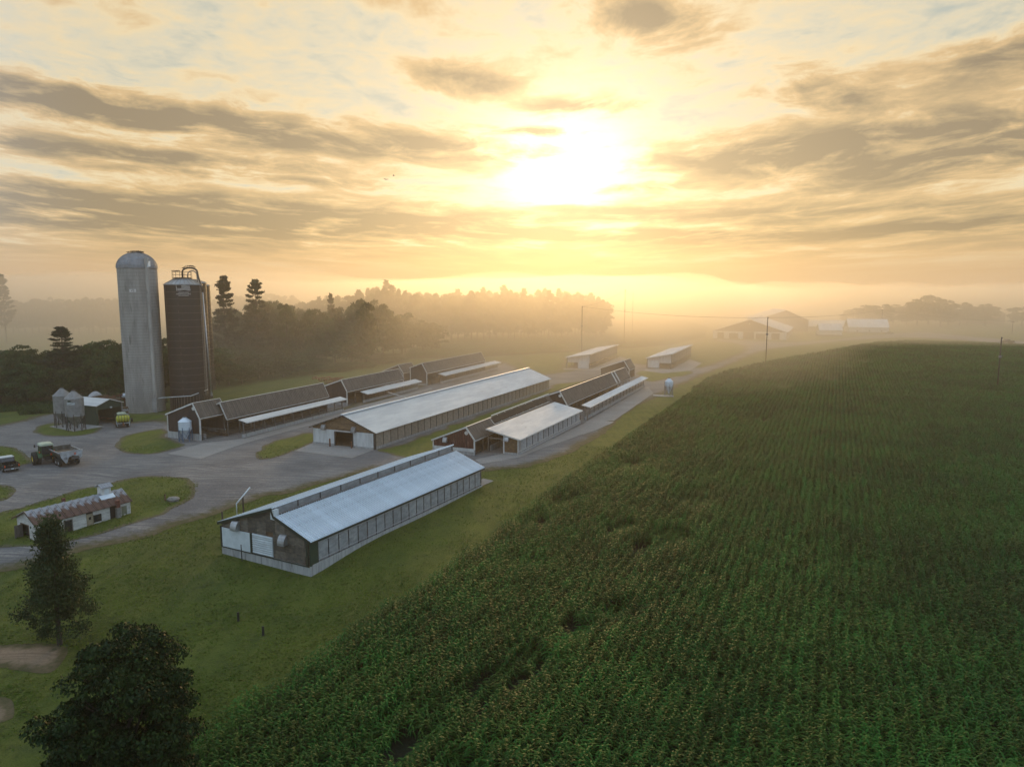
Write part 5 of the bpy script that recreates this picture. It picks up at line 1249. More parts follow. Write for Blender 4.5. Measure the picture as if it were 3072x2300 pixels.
def yard_items():
    # propane tank on a timber cradle
    p = at(362, 1236); t = thing('fuel_tank', 'white capsule tank on a rusty cradle behind the green shed', 'tank', (p.x, p.y + 4, 0), R(10))
    part('tank', MB().lathe([(0, -1.55), (.35, -1.5), (.55, -1.25), (.6, -.9), (.6, .9), (.55, 1.25), (.35, 1.5), (0, 1.55)], 16, (0, 0, 2.9), axis='x'), M['bin_white'], t, smooth=True)
    part('cradle', MB().box(-1.1, -.9, -.5, .5, 0, 2.6).box(.9, 1.1, -.5, .5, 0, 2.6).box(-1.3, 1.3, -.6, .6, 2.2, 2.4), M['rust'], t)
    p = at(338, 1250); t = thing('scrap_wagon', 'brown wagon loaded with scrap behind the green shed roof', 'wagon', (p.x - 5.5, p.y + 7, 0), R(15))
    part('bed', MB().box(-3.2, 3.2, -1.1, 1.1, 2.4, 2.6), M['wood'], t); part('frame', MB().box(-3, 3, -.3, .3, 1.6, 2.4).box(-2.6, -2.4, -1, 1, .3, 1.6).box(2.4, 2.6, -1, 1, .3, 1.6), M['rust'], t)
    for k in range(14): a = Vector((random.uniform(-2.8, 1.5), random.uniform(-.9, .9), 2.7 + random.uniform(0, .5))); part('scrap_piece', MB().beam(a, a + Vector((random.uniform(.8, 2), random.uniform(-.4, .4), random.uniform(-.1, .3))), .12, .25), M['rust' if k % 2 else 'wood'], t)
    t2 = MB(); n = 10; g = [[(-1.4 + 2.8 * i / n, -1 + 2 * j / n, 3.0 + 1.0 * max(0, 1 - ((i / n - .45) * 2) ** 2 - ((j / n - .5) * 1.9) ** 2) + .12 * noise.noise(Vector((i * .9, j * .9, 0)))) for i in range(n + 1)] for j in range(n + 1)]
    t2.add([q for r_ in g for q in r_], [(j * (n + 1) + i, j * (n + 1) + i + 1, (j + 1) * (n + 1) + i + 1, (j + 1) * (n + 1) + i) for i in range(n) for j in range(n)])
    tp_ = thing('covered_load', 'pale crumpled tarpaulin heaped on a load behind the twin bins', 'tarpaulin', (t.location.x - 2.6, t.location.y + 1.6, 0), .2)
    part('tarpaulin', t2, M['tarp'], tp_); part('load', MB().box(-1.3, 1.3, -.9, .9, 0, 3.05), M['wood'], tp_)
    # crates and boxes by the shed corner
    for k, (u, v, lb) in enumerate(((378, 1252, 'stack of pale boxes beside the green shed corner'), (384, 1266, 'dark blue parked implement beside the yellow-tanked tractor'))):
        p = at(u, v); t = thing('box_stack' if k == 0 else 'implement', lb, 'boxes' if k == 0 else 'implement', p, .4)
        if k == 0:
            for i in range(9): part('box', MB().box(-.5 + random.uniform(-.1, .1), .45, -.4, .4, i % 5 * .45, i % 5 * .45 + .4), M['tarp' if i % 2 else 'wood'], t, (0, (i // 5) * .95, 0))
        else:
            part('frame', MB().beam((-.8, 0, .6), (.8, 0, .6), .15).beam((0, -.8, .5), (0, .8, .9), .15).box(-.3, .3, -.3, .3, .6, 1.3), M['blue_steel'], t)
            for sx in (-1, 1): wheel(t, sx * .7, 0, .4, .25, 'galv', .5)
    # pale bin in front of the brown gable
    s = at(556, 1322).y / FPX
    gable_bin('pale blue-white feed bin standing before the brown gable', 558, 1323, 37 * s, 37 * s, 25 * s, 11 * s, 'bin_white', 'blue_steel', 6)
    s = at(2005, 1187).y / FPX
    gable_bin('round white feed bin by the right end of the lane', 2006, 1187, 24 * s, 31 * s, 13 * s, 9 * s, 'bin_white', 'galv_dull', 6)
    p = at(2000, 1188); o = part('concrete_pad', MB().box(-3.2, 1.6, -1.2, 1.2, -.2, .14), M['concrete'], None, (p.x, p.y, terr(p.x, p.y)), rz=R(-10)); tag(o, kind='structure')
    p = at(614, 1318); t = thing('barrel', 'pale barrel at the corner of the brown shed', 'barrel', p)
    part('body', MB().lathe([(0, 0), (.3, 0), (.32, .3), (.3, .32), (.3, .62), (.32, .65), (.3, .95), (0, .95)], 14), M['tarp'], t)
    # bent white mast and poles by the front barn
    a = at(712, 1560); z1 = height_at(710, 1510, a.y); z2 = height_at(750, 1461, a.y + 1)
    t = thing('bent_mast', 'white bent pipe rising by the front barn', 'pipe', a); b = Vector((0, 0, z1 - a.z)); x2 = ray(750, 1461).x / ray(750, 1461).y * (a.y + 1) - a.x
    part('pipe', MB().tube([(0, 0, -.3), b, (x2, 1, z2 - a.z)], .075, 8), M['panel_white'], t, smooth=True)
    for u, v, vt, lb in ((731, 1545, 1484, 'short brown pole beside the bent white pipe'), (668, 1572, 1534, 'weathered post at the left corner of the front barn')):
        p = at(u, v); o = part('post', MB().tube([(0, 0, -.3), (0, 0, height_at(u, vt, p.y) - p.z)], .09, 8), M['pole'], None, p); o.name = 'wooden_post'; tag(o, lb, 'post')
    for u, v, lb in ((715, 1862, 'dark pipe stub in the lawn, nearer the front barn corner'), (790, 1905, 'dark pipe stub in the lawn, nearer the corn')):
        p = at(u, v); o = part('pipe_stub', MB().tube([(0, 0, -.1), (0, 0, .75)], .09, 8), M['steel_dark'], None, p); tag(o, lb, 'pipe', 'pipe stubs in the lawn')
    p = at(496, 1502); t = part('wooden_post', MB().tube([(0, 0, -.1), (0, 0, .85)], .10, 7), M['wood'], None, p); tag(t, 'short dark post on the grass island beside a stone', 'post')
    p = at(520, 1503); mb = MB(); mb.lathe([(0, 0), (.55, .05), (.62, .3), (.4, .52), (0, .58)], 9); mb.v = [(v[0] * 1.3 + .1 * noise.noise(Vector(v) * 2), v[1] + .15 * noise.noise(Vector(v) * 3), v[2]) for v in mb.v]
    tag(part('boulder', mb, M['stone'], None, p), 'pale boulder lying on the grass island', 'stone')
    # log pile behind the left row
    p = at(1000, 1152); t = thing('log_pile', 'reddish pile of logs behind the left cattle barns', 'log pile', (p.x - 2, p.y + 1.5, 0), R(-22))
    lm = MB().tube([(0, -1.3, 0), (0, 1.3, 0)], .16, 7).mesh('log', M['log'])
    for k in range(26): ob('log', lm, t, (random.uniform(-4, 4), random.uniform(-.4, .4), .2 + random.uniform(0, 1.6) ** .9), random.uniform(-1.3, 1.3))
    # gates near the lean-to end
    for u, v, lb in ((1752, 1264, 'grey gate closing the yard at the end of the lean-to'),):
        p = at(u, v); t = thing('gate', lb, 'gate', p, R(40))
        for zz in (.3, .6, .9, 1.2): part('rail', MB().beam((-1.0, 0, zz), (1.0, 0, zz), .05), M['galv_dull'], t)
        for xx in (-1, 1): part('post', MB().box(xx - .07, xx + .07, -.07, .07, -.2, 1.4), M['wood_grey'], t)
    # loose white pipe leaning over the dirt lane behind the middle barn
    a = at(1165, 1192, 1.0); b = at(1232, 1197, 1.0); tag(part('auger_pipe', MB().tube([Vector(a) + Vector((0, 0, 1.2)), Vector(b)], .09, 7), M['galv']), 'thin pale pipe lying across the dirt lane', 'pipe')
yard_items()
# flying birds
for u, v, y, lb, g in ((1158, 539, 62, 'lower of two black birds flying below the sun', 0), (1181, 527, 70, 'upper of two black birds flying below the sun', 1)):
    r_ = ray(u, v); p = Vector((r_.x / r_.y * y, y, height_at(u, v, y)))
    t = thing('flying_bird', lb, 'bird', p, .5 + g); t.scale = (.55, .55, .55)
    part('body', MB().lathe([(0, -.2), (.05, -.1), (.06, .05), (0, .22)], 6, axis='y'), M['bird'], t)
    for sx in (-1, 1): part('wing', MB().prism([(0, -.06, 0), (0, .08, 0), (sx * .2, .06, .12), (sx * .42, -.03, .06), (sx * .18, -.07, .1)], (0, 0, .012)), M['bird'], t)

# ------------------------------------------------------------------ far farmstead
def far_farm():
    z = terr(142.8, 367.9)
    W, L, e, r, rp = 38.3, 62.0, 3.8, 10.3, .5
    t = thing('dairy_barn', 'wide misty dairy barn with four openings at the end of the road', 'barn', (142.8, 367.9, z), -R(24)); f = profile(W, e, r, rp, e)
    part('roof', slope(MB(), 0, e, -W / 2, r, -.4, L, .9, .05, .1), M['roof_white'], t); part('roof', slope(MB(), -W, e, -W / 2, r, -.4, L, .9, .05, .1), M['roof_white'], t)
    part('ridge_vent', MB().box(-W / 2 - 1.2, -W / 2 + 1.2, -.2, L, r + .1, r + .5), M['ridge_white'], t)
    hs = [(-W + 2.9, -W + 6.3, 0, 3.3), (-W + 9.0, -W + 13.6, 0, 3.0), (-W + 16.2, -W + 21.6, 0, 3.9), (-W + 22.6, -W + 27.4, 0, 3.0), (-W + 30.3, -W + 34.3, 0, 3.3)]
    part('gable_wall', wall_strips(MB(), -W + .5, -.5, 0, lambda q: min(f(q) - .1, 4.0), 0, pitch=.9, holes=hs), M['siding_white'], t)
    part('gable_wall', MB().prism([(-W + .8, -.02, 4.0), (-.8, -.02, 4.0), (-W / 2, -.02, r - .15)], (0, .2, 0)), M['siding_brown'], t)
    part('shade_panel', MB().box(-W + .5, -.5, 4, 4.2, 0, 3.9), M['dark'], t)  # dark sheet behind the openings, painted as interior shade
    part('side_wall', MB().box(-.7, -.5, 0, L, 0, 1.2).box(-.65, -.55, 0, L, 1.2, e - .2), M['curtain_tan'], t)
    part('sliding_door', MB().box(-W + 13.7, -W + 16.0, -.25, -.1, 0, 3.6), M['panel_white'], t)
    part('yard_light', MB().lathe([(0, -.2), (.35, -.2), (.35, 0), (0, 0)], 10, (-W / 2, -.1, r - 2.3), axis='y'), M['ridge_white'], t)
    # second larger barn behind
    C = Vector((156, 448)); peak = ray(2368, 931); zp = CAMZ + peak.z / peak.y * 448; xp = peak.x / peak.y * 448
    el = ray(2258, 960); er = ray(2443, 957); xl = el.x / el.y * 455; xr_ = er.x / er.y * 441
    t = thing('dairy_barn', 'larger misty barn rising behind the wide dairy barn', 'barn', (xr_, 448, 0), R(-10)); W2 = xr_ - xl; e2 = CAMZ + el.z / el.y * 452
    part('roof', slope(MB(), 0, e2, -W2 * .42, zp, 0, 45, 1.2, .05, .1), M['roof_white'], t); part('roof', slope(MB(), -W2, e2, -W2 * .42, zp, 0, 45, 1.2, .05, .1), M['roof_white'], t)
    part('gable_wall', MB().prism([(-W2 + .5, .3, 0), (-.5, .3, 0), (-.5, .3, e2), (-W2 * .42, .3, zp - .1), (-W2 + .5, .3, e2)], (0, .2, 0)), M['siding_brown'], t)
    part('side_wall', MB().box(-.6, -.4, 0.6, 45, 0, e2), M['curtain_tan'], t)
    # milking parlour, long link and small shed, ridge across the view
    def cross_barn(label, u0, u1, vb, ve, vr, depth, mat='siding_white', wins=0, name='farm_building'):
        a, b = at(u0, vb), at(u1, vb + (u1 - u0) * .012); d = (b - a).to_2d(); Wd = d.length; ang = math.atan2(d.y, d.x); he = height_at(u0, ve, a.y) - a.z; yr = a.y + depth / 2; hr = height_at(u0, vr, yr) - a.z
        t = thing(name, label, 'building', a, ang)
        for y0, y1 in ((0., depth / 2), (depth, depth / 2)):
            mb = MB(); slope(mb, y0 - (.4 if y0 == 0 else -.4), he, y1, hr, 0, Wd + .6, .9, .05, .1); mb.v = [(q[1] - .3, q[0], q[2]) for q in mb.v]; part('roof', mb, M['roof_white'], t)
        part('wall', MB().box(0, Wd, 0, .2, .8, he).box(0, .2, .2, depth, .8, he).box(Wd - .2, Wd, .2, depth, .8, he), M[mat], t)
        part('gable_wall', MB().prism([(Wd - .1, 0, he), (Wd - .1, depth, he), (Wd - .1, depth / 2, hr)], (.1, 0, 0)), M[mat], t)
        part('foundation_wall', MB().box(-.05, Wd + .05, -.05, depth, -.5, .8), M['wood_grey'], t)
        for k in range(wins):
            wx = Wd * (.22 + .30 * k)
            w_ = part('window', MB().box(wx - .55, wx + .55, -.08, .0, .9, 2.0), M['ridge_white'], t); part('pane', MB().box(wx - .45, wx + .45, -.1, -.08, 1.0, 1.9), M['glass'], w_)
        return t
    cross_barn('long white parlour building with three small windows, right of the barns', 2545, 2666, 999, 982, 957, 12, wins=3)
    cross_barn('long low connecting building behind the small white shed', 2415, 2542, 990, 979, 960, 14, 'siding_brown')
    cross_barn('small white shed in front of the low connecting building', 2458, 2526, 1008, 991, 971, 9)
    # barn half lost in mist at far right
    y = 560; P = lambda u, v, yy: Vector((ray(u, v).x / ray(u, v).y * yy, yy, height_at(u, v, yy)))
    pk, le, ri = P(2978, 924, y), P(2937, 943, y), P(3020, 941, y); W3 = (ri - le).length; bk = P(2942, 915, y + 40)
    t = thing('barn', 'lone barn half lost in mist at the far right', 'barn', (ri.x, y, 0), R(14)); e3 = (le.z + ri.z) / 2
    for xe in (0, -W3): part('roof', slope(MB(), xe, e3, -W3 / 2, pk.z, 0, 34, 1.2, .05, .1), M['roof_white'], t)
    part('gable_wall', MB().prism([(-W3 + .5, .4, 0), (-.5, .4, 0), (-.5, .4, e3), (-W3 / 2, .4, pk.z - .1), (-W3 + .5, .4, e3)], (0, .2, 0)), M['siding_brown'], t)
    part('side_wall', MB().box(-.6, -.4, .5, 34, 0, e3).box(-W3 + .4, -W3 + .6, .5, 34, 0, e3), M['siding_brown'], t)
    for u, v, lb, sc_ in ((2679, 1003, 'small dark vehicle parked by the parlour building', 1.0), (3040, 1030, 'dark vehicle parked on the far farm track at the right', 1.2)):
        p = at(u, v); t = thing('parked_vehicle', lb, 'vehicle', p, R(80)); t.scale = (sc_,) * 3
        part('body', MB().prism([(-.95, 0, .4), (-.95, 4.6, .4), (-.95, 4.6, .95), (-.95, 3.6, 1.1), (-.95, 0, 1.15)], (1.9, 0, 0)), M['truck_black'], t); part('cab', MB().prism([(-.85, 1.4, 1.1), (-.85, 3.5, 1.1), (-.78, 3.0, 1.75), (-.78, 1.6, 1.75)], (1.7, 0, 0)), M['glass'], t)
        for sx in (-1, 1):
            for yy in (.9, 3.8): wheel(t, sx * .85, yy, .38, .26, 'galv_dull', .6)
far_farm()

# ------------------------------------------------------------------ utility poles and wires
POLES = []
def pole(u, vb, vt, label, arm=False, ybase=None, r=.16):
    p = at(u, vb) if ybase is None else Vector((ray(u, vb).x / ray(u, vb).y * ybase, ybase, 0)); p.z = terr(p.x, p.y)
    h = height_at(u, vt, p.y) - p.z; t = thing('utility_pole', label, 'utility pole', p, 0, 'utility poles around the farm')
    part('pole', MB().tube([(0, 0, -.5), (0, 0, h)], [r, r * .75], 9), M['pole'], t, smooth=True)
    if arm:
        part('crossarm', MB().beam((-1.2, 0, h - .5), (1.2, 0, h - .5), .12), M['pole'], t)
        for xx in (-1.1, -.4, .4, 1.1): part('insulator', MB().tube([(xx, 0, h - .42), (xx, 0, h - .2)], .06, 6), M['galv_dull'], t)
    else:
        part('insulator', MB().tube([(r + .05, 0, h - .35), (r + .05, 0, h - .1)], .08, 6), M['galv_dull'], t)
        part('bracket', MB().box(-.3, .3, -.2, .2, h * .62, h * .62 + .5), M['galv_dull'], t)
    q = p + Vector((0, 0, h - .2)); POLES.append(q); return q
pA = pole(2297, 1092, 951, 'tall bare pole at the edge of the corn near the misty dairy barn')
pB = pole(2991, 1172, 1011, 'tall bare pole standing in the corn at the right')
pC = pole(1745, 1046, 918, 'thin hazy pole behind the sheds near the picture centre', ybase=262)
pD = pole(1873, 1000, 868, 'faint pole lost in fog right of the woods', ybase=330, r=.14)
pE = pole(1897, 990, 878, 'faintest pole in fog, farther than its neighbour', ybase=400, r=.14)
pF = pole(2643, 1000, 928, 'pole with crossarm rising behind the white parlour building', True, ybase=452)
pG = pole(3035, 1012, 963, 'short-looking pole with crossarm at the far right', True, ybase=420)
def wire(a, b, lb, sag=1.2):
    pts = [a.lerp(b, i / 12) - Vector((0, 0, sag * 4 * (i / 12) * (1 - i / 12))) for i in range(13)]
    tag(part('power_line', MB().tube(pts, .03, 4), M['wire']), lb, 'cable', 'wires between the utility poles')
wire(pA, pC, 'wire from the corn-edge pole to the thin centre pole'); wire(pA, pF, 'wire from the corn-edge pole to the parlour pole'); wire(pF, pG, 'wire between the two poles with crossarms')
wire(pC, pD, 'wire from the thin centre pole into the fog'); wire(pD, pE, 'wire between the two foggy poles')

# fence behind the left row
def paddock_fence():
    a, b = at(1235, 1092), at(1160, 1070); c = at(1330, 1078)
    t = thing('paddock_fence', 'low grey rail fence in the grass behind the cattle barns', 'fence', a)
    pts = [Vector(b) - Vector(a) + (Vector(c) - Vector(b)) * k / 9 for k in range(10)]
    for k, p in enumerate(pts):
        part('post', MB().box(p.x - .08, p.x + .08, p.y - .08, p.y + .08, -.3, 1.3), M['wood_grey'], t)
        if k: part('rail', MB().beam(pts[k - 1] + Vector((0, 0, .6)), p + Vector((0, 0, .6)), .08).beam(pts[k - 1] + Vector((0, 0, 1.1)), p + Vector((0, 0, 1.1)), .08), M['wood_grey'], t)
paddock_fence()

# ------------------------------------------------------------------ trees
def quads(name, c, n, size, mat, rg, up=.0, aspect=1.5):
    """leaf-sized quads at centres c with normals n"""
    k = len(c); sz = size * rg.uniform(.6, 1.35, (k, 1)); a = rg.normal(size=(k, 3)); a -= (a * n).sum(1, keepdims=True) * n; a /= np.linalg.norm(a, axis=1, keepdims=True) + 1e-9; b = np.cross(n, a)
    a = a * sz * aspect / 2; b = b * sz / 2
    v = np.stack([c - a, c + b * 1.0, c + a, c - b], axis=1).reshape(-1, 3)
    me = bpy.data.meshes.new(name); me.vertices.add(len(v)); me.vertices.foreach_set('co', v.astype(np.float32).ravel())
    me.loops.add(4 * k); me.loops.foreach_set('vertex_index', np.arange(4 * k, dtype=np.int32)); me.polygons.add(k)
    me.polygons.foreach_set('loop_start', np.arange(0, 4 * k, 4, dtype=np.int32)); me.polygons.foreach_set('loop_total', np.full(k, 4, dtype=np.int32))
    me.materials.append(mat); me.update(calc_edges=True); return me
def broad_crown(seed, n, leaf, R_=1., H=1., z0=.25, clumps=42, mat='leaf_a', lumps=.30, bright=None):
    """unit tree: height 1, crown radius about .35; clumps of leaves spread through an uneven ellipsoid"""
    rg = np.random.default_rng(seed); cs = []
    while len(cs) < clumps:
        p = rg.normal(size=3); p /= np.linalg.norm(p); q = rg.uniform(.45, 1.) ** .6; p = p * q
        if p[2] < -.75: continue
        w = 1 + .22 * math.sin(3 * math.atan2(p[1], p[0]) + seed)
        f_ = .36 * w * (1 + (.38 * max(0, p[2]) if mat == 'leaf_maple' else 0)); cs.append((p[0] * f_, p[1] * f_, z0 + (1 - z0) * (.48 + .44 * p[2]), rg.uniform(.5, 1.1) * lumps * .36))
    cs = np.array(cs); idx = rg.integers(0, clumps, n); d = rg.normal(size=(n, 3)); d /= np.linalg.norm(d, axis=1, keepdims=True)
    d[:, 2] = np.abs(d[:, 2]) * .9 - .25; rad = rg.uniform(.55, 1.08, (n, 1))
    c = cs[idx, :3] + d * cs[idx, 3:4] * rad * np.array([1.25, 1.25, .85])
    nn = d + rg.normal(size=(n, 3)) * .55; nn[:, 2] += .35; nn /= np.linalg.norm(nn, axis=1, keepdims=True)
    me = quads('crown', c, nn, leaf, M[mat], rg)
    return me
def trunk_mesh(seed, h=.62, r=.022):
    rr = random.Random(seed); mb = MB(); mb.tube([(0, 0, -.03), (0, 0, .02), (rr.uniform(-.01, .01), 0, h * .5), (rr.uniform(-.02, .02), 0, h)], [r * 1.6, r * 1.1, r * .8, r * .4], 8)
    for k in range(9):
        a = k * 2.4 + rr.uniform(0, 1); z = rr.uniform(.22, .55); L = rr.uniform(.16, .30)
        mb.tube([(0, 0, z), (L * .5 * math.cos(a), L * .5 * math.sin(a), z + L * .5), (L * math.cos(a), L * math.sin(a), z + L * .95)], [r * .45, r * .3, r * .12], 5)
    return mb.mesh('trunk', M['bark'])
def pine_meshes(seed, n=6500, leaf=.017):
    rg = np.random.default_rng(seed); mb = MB(); mb.tube([(0, 0, -.02), (.004, 0, .5), (0, .004, .97)], [.017, .011, .003], 7); C = []; Nn = []
    z = .26; k = 0
    while z < .98:
        m = rg.integers(4, 7); Lmax = .27 * (1 - max(0, (z - .30)) / .72) ** .85 * (0.75 if z < .35 else 1)
        for j in range(m):
            a = k * 2.1 + j * 2 * math.pi / m + rg.uniform(-.4, .4); L = Lmax * rg.uniform(.5, 1.15) + .010
            if rg.random() < .12: continue
            rise = rg.uniform(.05, .30) if z < .8 else rg.uniform(.3, .7); dx, dy = math.cos(a), math.sin(a)
            mb.tube([(0, 0, z), (dx * L * .9, dy * L * .9, z + L * rise)], [.004, .0015], 4)
            q = int(n * L / 9.5 / .27 * .26) + 8; t = rg.uniform(.3, 1.05, q) ** .7
            c = np.stack([dx * L * t, dy * L * t, z + L * rise * t], 1) + rg.normal(size=(q, 3)) * np.array([.013, .013, .0045]) * (.55 + L * 4.) + np.array([0, 0, .006])
            C.append(c); nn = rg.normal(size=(q, 3)) * .55 + np.array([dx * .1, dy * .1, .9]); Nn.append(nn / np.linalg.norm(nn, axis=1, keepdims=True))
        z += rg.uniform(.028, .050) * (1 if z < .8 else .6); k += 1
    cr = quads('crown', np.concatenate(C), np.concatenate(Nn), leaf, M['leaf_pine'], rg, aspect=2.2); cr['form'] = 'P'
    return mb.mesh('trunk', M['bark']), cr
def cedar_meshes(seed, n=24000):
    rg = np.random.default_rng(seed); C = []; Nn = []; mb = MB(); mb.tube([(0, 0, -.03), (.005, 0, .5), (0, 0, .95)], [.024, .014, .004], 8)
    zs = []
    for k in range(130):
        z = .20 + .80 * rg.random() ** 1.1; rm = .30 * (1 - (z - .20) / .81) ** 1.0 * 1.12 * (.60 + .40 * min(1, (z - .16) / .14)); a = rg.uniform(0, 2 * math.pi)
        rm *= 1 + .30 * math.sin(2 * a + 7 * z) + .22 * math.sin(5 * a + 23 * z); rr = rm * rg.uniform(.30, 1.22); q = int(n / 130)
        c0 = np.array([rr * math.cos(a), rr * math.sin(a), z + .04 * rg.normal()]); s = .026 + .022 * rg.random()
        c = c0 + rg.normal(size=(q, 3)) * np.array([s, s, s * .9]); C.append(c); nn = rg.normal(size=(q, 3)) + np.array([math.cos(a), math.sin(a), .6]) * .7; Nn.append(nn / np.linalg.norm(nn, axis=1, keepdims=True))
        if k % 5 == 0: mb.tube([(0, 0, max(.12, z - .05)), (c0[0] * .8, c0[1] * .8, z)], [.004, .0015], 4)
    cr = quads('crown', np.concatenate(C), np.concatenate(Nn), .0125, M['leaf_cedar'], rg, aspect=1.8); cr['form'] = 'C'
    return mb.mesh('trunk', M['bark']), cr
BROAD = [(broad_crown(10 + k, 7500, .030, clumps=54 + 6 * k, z0=.0 if k % 2 else .05, lumps=.36), trunk_mesh(k)) for k in range(6)]
PINES = [pine_meshes(40 + k) for k in range(4)]
def tree(name, label, group, meshes, p, h, w=None, rz=None):
    """meshes = (crown, trunk) of a tree of height 1"""
    t = thing(name, label, 'tree', p, random.uniform(0, 6.28) if rz is None else rz, group)
    w0 = {'P': .50, 'C': .80}.get(meshes[0].get('form', ''), .80); sx = (w if w else h * w0) / w0; c = ob('crown', meshes[0], t); c.scale = (sx, sx, h * 1.02); k = ob('trunk', meshes[1], t); k.scale = (sx, sx, h)
    return t
def tree_px(name, label, group, meshes, u, vb, vt, wpx=None, y=None):
    p = at(u, vb) if y is None else Vector((ray(u, vb).x / ray(u, vb).y * y, y, 0)); p.z = terr(p.x, p.y)
    h = height_at(u, vt, p.y) - p.z; w = wpx / FPX * p.length if wpx else None
    return tree(name, label, group, meshes, p, max(h, 2.), w)
def P_(k): q = PINES[k % 4]; return (q[1], q[0])
def B_(k): return BROAD[k % 6]
rt = random.Random(5)
# near trees
ct, cc = cedar_meshes(77)
tree_px('cedar_tree', 'dark conical cedar on the lawn by the bare soil', None, (cc, ct), 180, 1932, 1588, 240)
mp = (broad_crown(91, 80000, .0125, clumps=230, z0=.04, mat='leaf_maple', lumps=.24), trunk_mesh(91, .5, .02))
pm_ = at(404, 2470); tree('maple_tree', 'big dark round maple cut by the bottom edge', None, mp, pm_, height_at(380, 1888, pm_.y) - pm_.z, 6.9)
# left hedge line: silhouette heights read along the row
sil = [(-60, 1040), (0, 1036), (38, 1020), (67, 1018), (95, 1036), (125, 1031), (142, 1040), (200, 1040), (261, 1020), (316, 1000), (345, 1004), (371, 1008), (430, 1010), (482, 998), (507, 1002), (560, 1000), (633, 1000), (680, 1018), (740, 1036), (808, 1036), (874, 1014), (940, 1030), (980, 1050), (1100, 1035), (1170, 1060), (1240, 1075)]
def sil_at(u):
    for (a, va), (b, vb) in zip(sil, sil[1:]):
        if a <= u <= b: return va + (vb - va) * (u - a) / (b - a)
    return 1040
base = lambda u: 1213 - 8 * max(0, u) / 370 if u < 370 else (1205 - 50 * (u - 370) / 300 if u < 670 else 1155 - 70 * (u - 670) / 530)
G1 = 'trees in the dense line behind the silos'; n_ = 0
for row, (dv, dt, st) in enumerate(((0, 52, 40), (-16, 26, 44), (-34, 2, 47))):
    u = -70 + row * 17
    while u < 1180:
        k = rt.randrange(6); uu = u + rt.uniform(-9, 9); vb = base(uu) + dv + rt.uniform(-4, 4)
        if not (975 < uu < 1125 and row > 0) and not (uu > 1010 and row == 2):
            tree_px('broadleaf_tree', 'leafy tree in the dense green line behind the silos and cattle barns', G1, B_(k), uu, vb, sil_at(uu) + dt + rt.uniform(-3, 9), rt.uniform(66, 92))
        u += st
tree_px('broadleaf_tree', 'big round pale bush-like tree at the right end of the green line', None, B_(2), 1056, 1092, 988, 150)
tree_px('pine_tree', 'wide dark-topped pine rising from the tree line left of the silos', None, P_(1), 200, 1195, 984, 112)
tree_px('pine_tree', 'tall pine with stepped branches, left of the pair beyond the dark silos', None, P_(0), 681, 1080, 833, 92, y=225)
tree_px('pine_tree', 'tall fuller pine, right of the pair beyond the dark silos', None, P_(2), 776, 1080, 842, 96, y=232)
tree_px('pine_tree', 'lone hazy pine at the left edge above the fog', None, P_(3), 24, 1060, 826, 50, y=345)
tree_px('pine_tree', 'hazy pine cut by the left edge of the picture', None, P_(1), -14, 1060, 838, 50, y=350)
tree_px('pine_tree', 'small pine poking above the misty wood edge', None, P_(3), 997, 1060, 884, 46, y=262)
# middle layer behind the green line
G2 = 'trees at the misty near edge of the wood'
for k, u in enumerate(range(600, 1300, 24)):
    vt = 905 + 18 * math.sin(u * .021) + rt.uniform(-8, 8) + (30 if u < 660 else 0) + max(0, (u - 1080)) * .16
    tree_px('broadleaf_tree', 'tree at the misty near edge of the wood beyond the green line', G2, B_(k), u + rt.uniform(-8, 8), 1060, vt, rt.uniform(60, 90), y=238 + rt.uniform(0, 26) + max(0, u - 1080) * .25)
G3 = 'trees of the foggy wood in the middle distance'
top = [(820, 918), (900, 905), (1000, 880), (1060, 872), (1100, 858), (1150, 845), (1200, 856), (1250, 862), (1300, 860), (1360, 866), (1450, 866), (1530, 860), (1600, 866), (1700, 872), (1760, 872), (1800, 880), (1830, 905)]
def top_at(u):
    for (a, va), (b, vb) in zip(top, top[1:]):
        if a <= u <= b: return va + (vb - va) * (u - a) / (b - a)
    return 920
for row in range(2):
    u = 824 + row * 9
    while u < 1822:
        k = rt.randrange(6); yy = 322 + (u - 824) * .055 + row * 16 + rt.uniform(-5, 5)
        m_ = P_(k) if rt.random() < .22 else B_(k)
        tree_px('pine_tree' if m_[0].name.startswith('crown') and m_[0].get('form') == 'P' else 'broadleaf_tree', 'hazy tree in the foggy wood in the middle distance', G3, m_, u, 1030, top_at(u) + rt.uniform(-5, 14) + (6 if row == 0 else 0), rt.uniform(40, 66), y=yy)
        u += 19 + rt.uniform(-3, 4)
G4 = 'faint trees across the foggy valley at the left'
for k in range(22):
    u = -40 + k * 20 + rt.uniform(-6, 6); tree_px('broadleaf_tree', 'faint tree across the foggy valley left of the grey silo', G4, B_(k), u, 985, 888 + rt.uniform(-4, 8) + max(0, 60 - u) * -.1, rt.uniform(34, 60), y=420 + rt.uniform(0, 30))
for k in range(12):
    u = 640 + k * 22 + rt.uniform(-6, 6); tree_px('broadleaf_tree', 'faint tree behind the pair of tall pines', 'faint trees behind the pair of pines', B_(k), u, 985, 880 + rt.uniform(-10, 8), rt.uniform(34, 60), y=420 + rt.uniform(0, 30))
G5 = 'misty trees beyond the far farm'
for u, vt, w in ((2600, 912, 60), (2640, 905, 60), (2680, 910, 50), (2752, 893, 60), (2785, 879, 70), (2822, 892, 60), (2845, 912, 44), (2880, 899, 46), (2902, 908, 34), (2956, 908, 50), (3066, 911, 50), (2720, 915, 40), (2560, 925, 50), (3110, 905, 50)):
    tree_px('broadleaf_tree', 'misty round tree beyond the far farm at the right', G5, B_(int(u)), u, 960, vt, w * 1.15, y=520 + (u % 7) * 4)

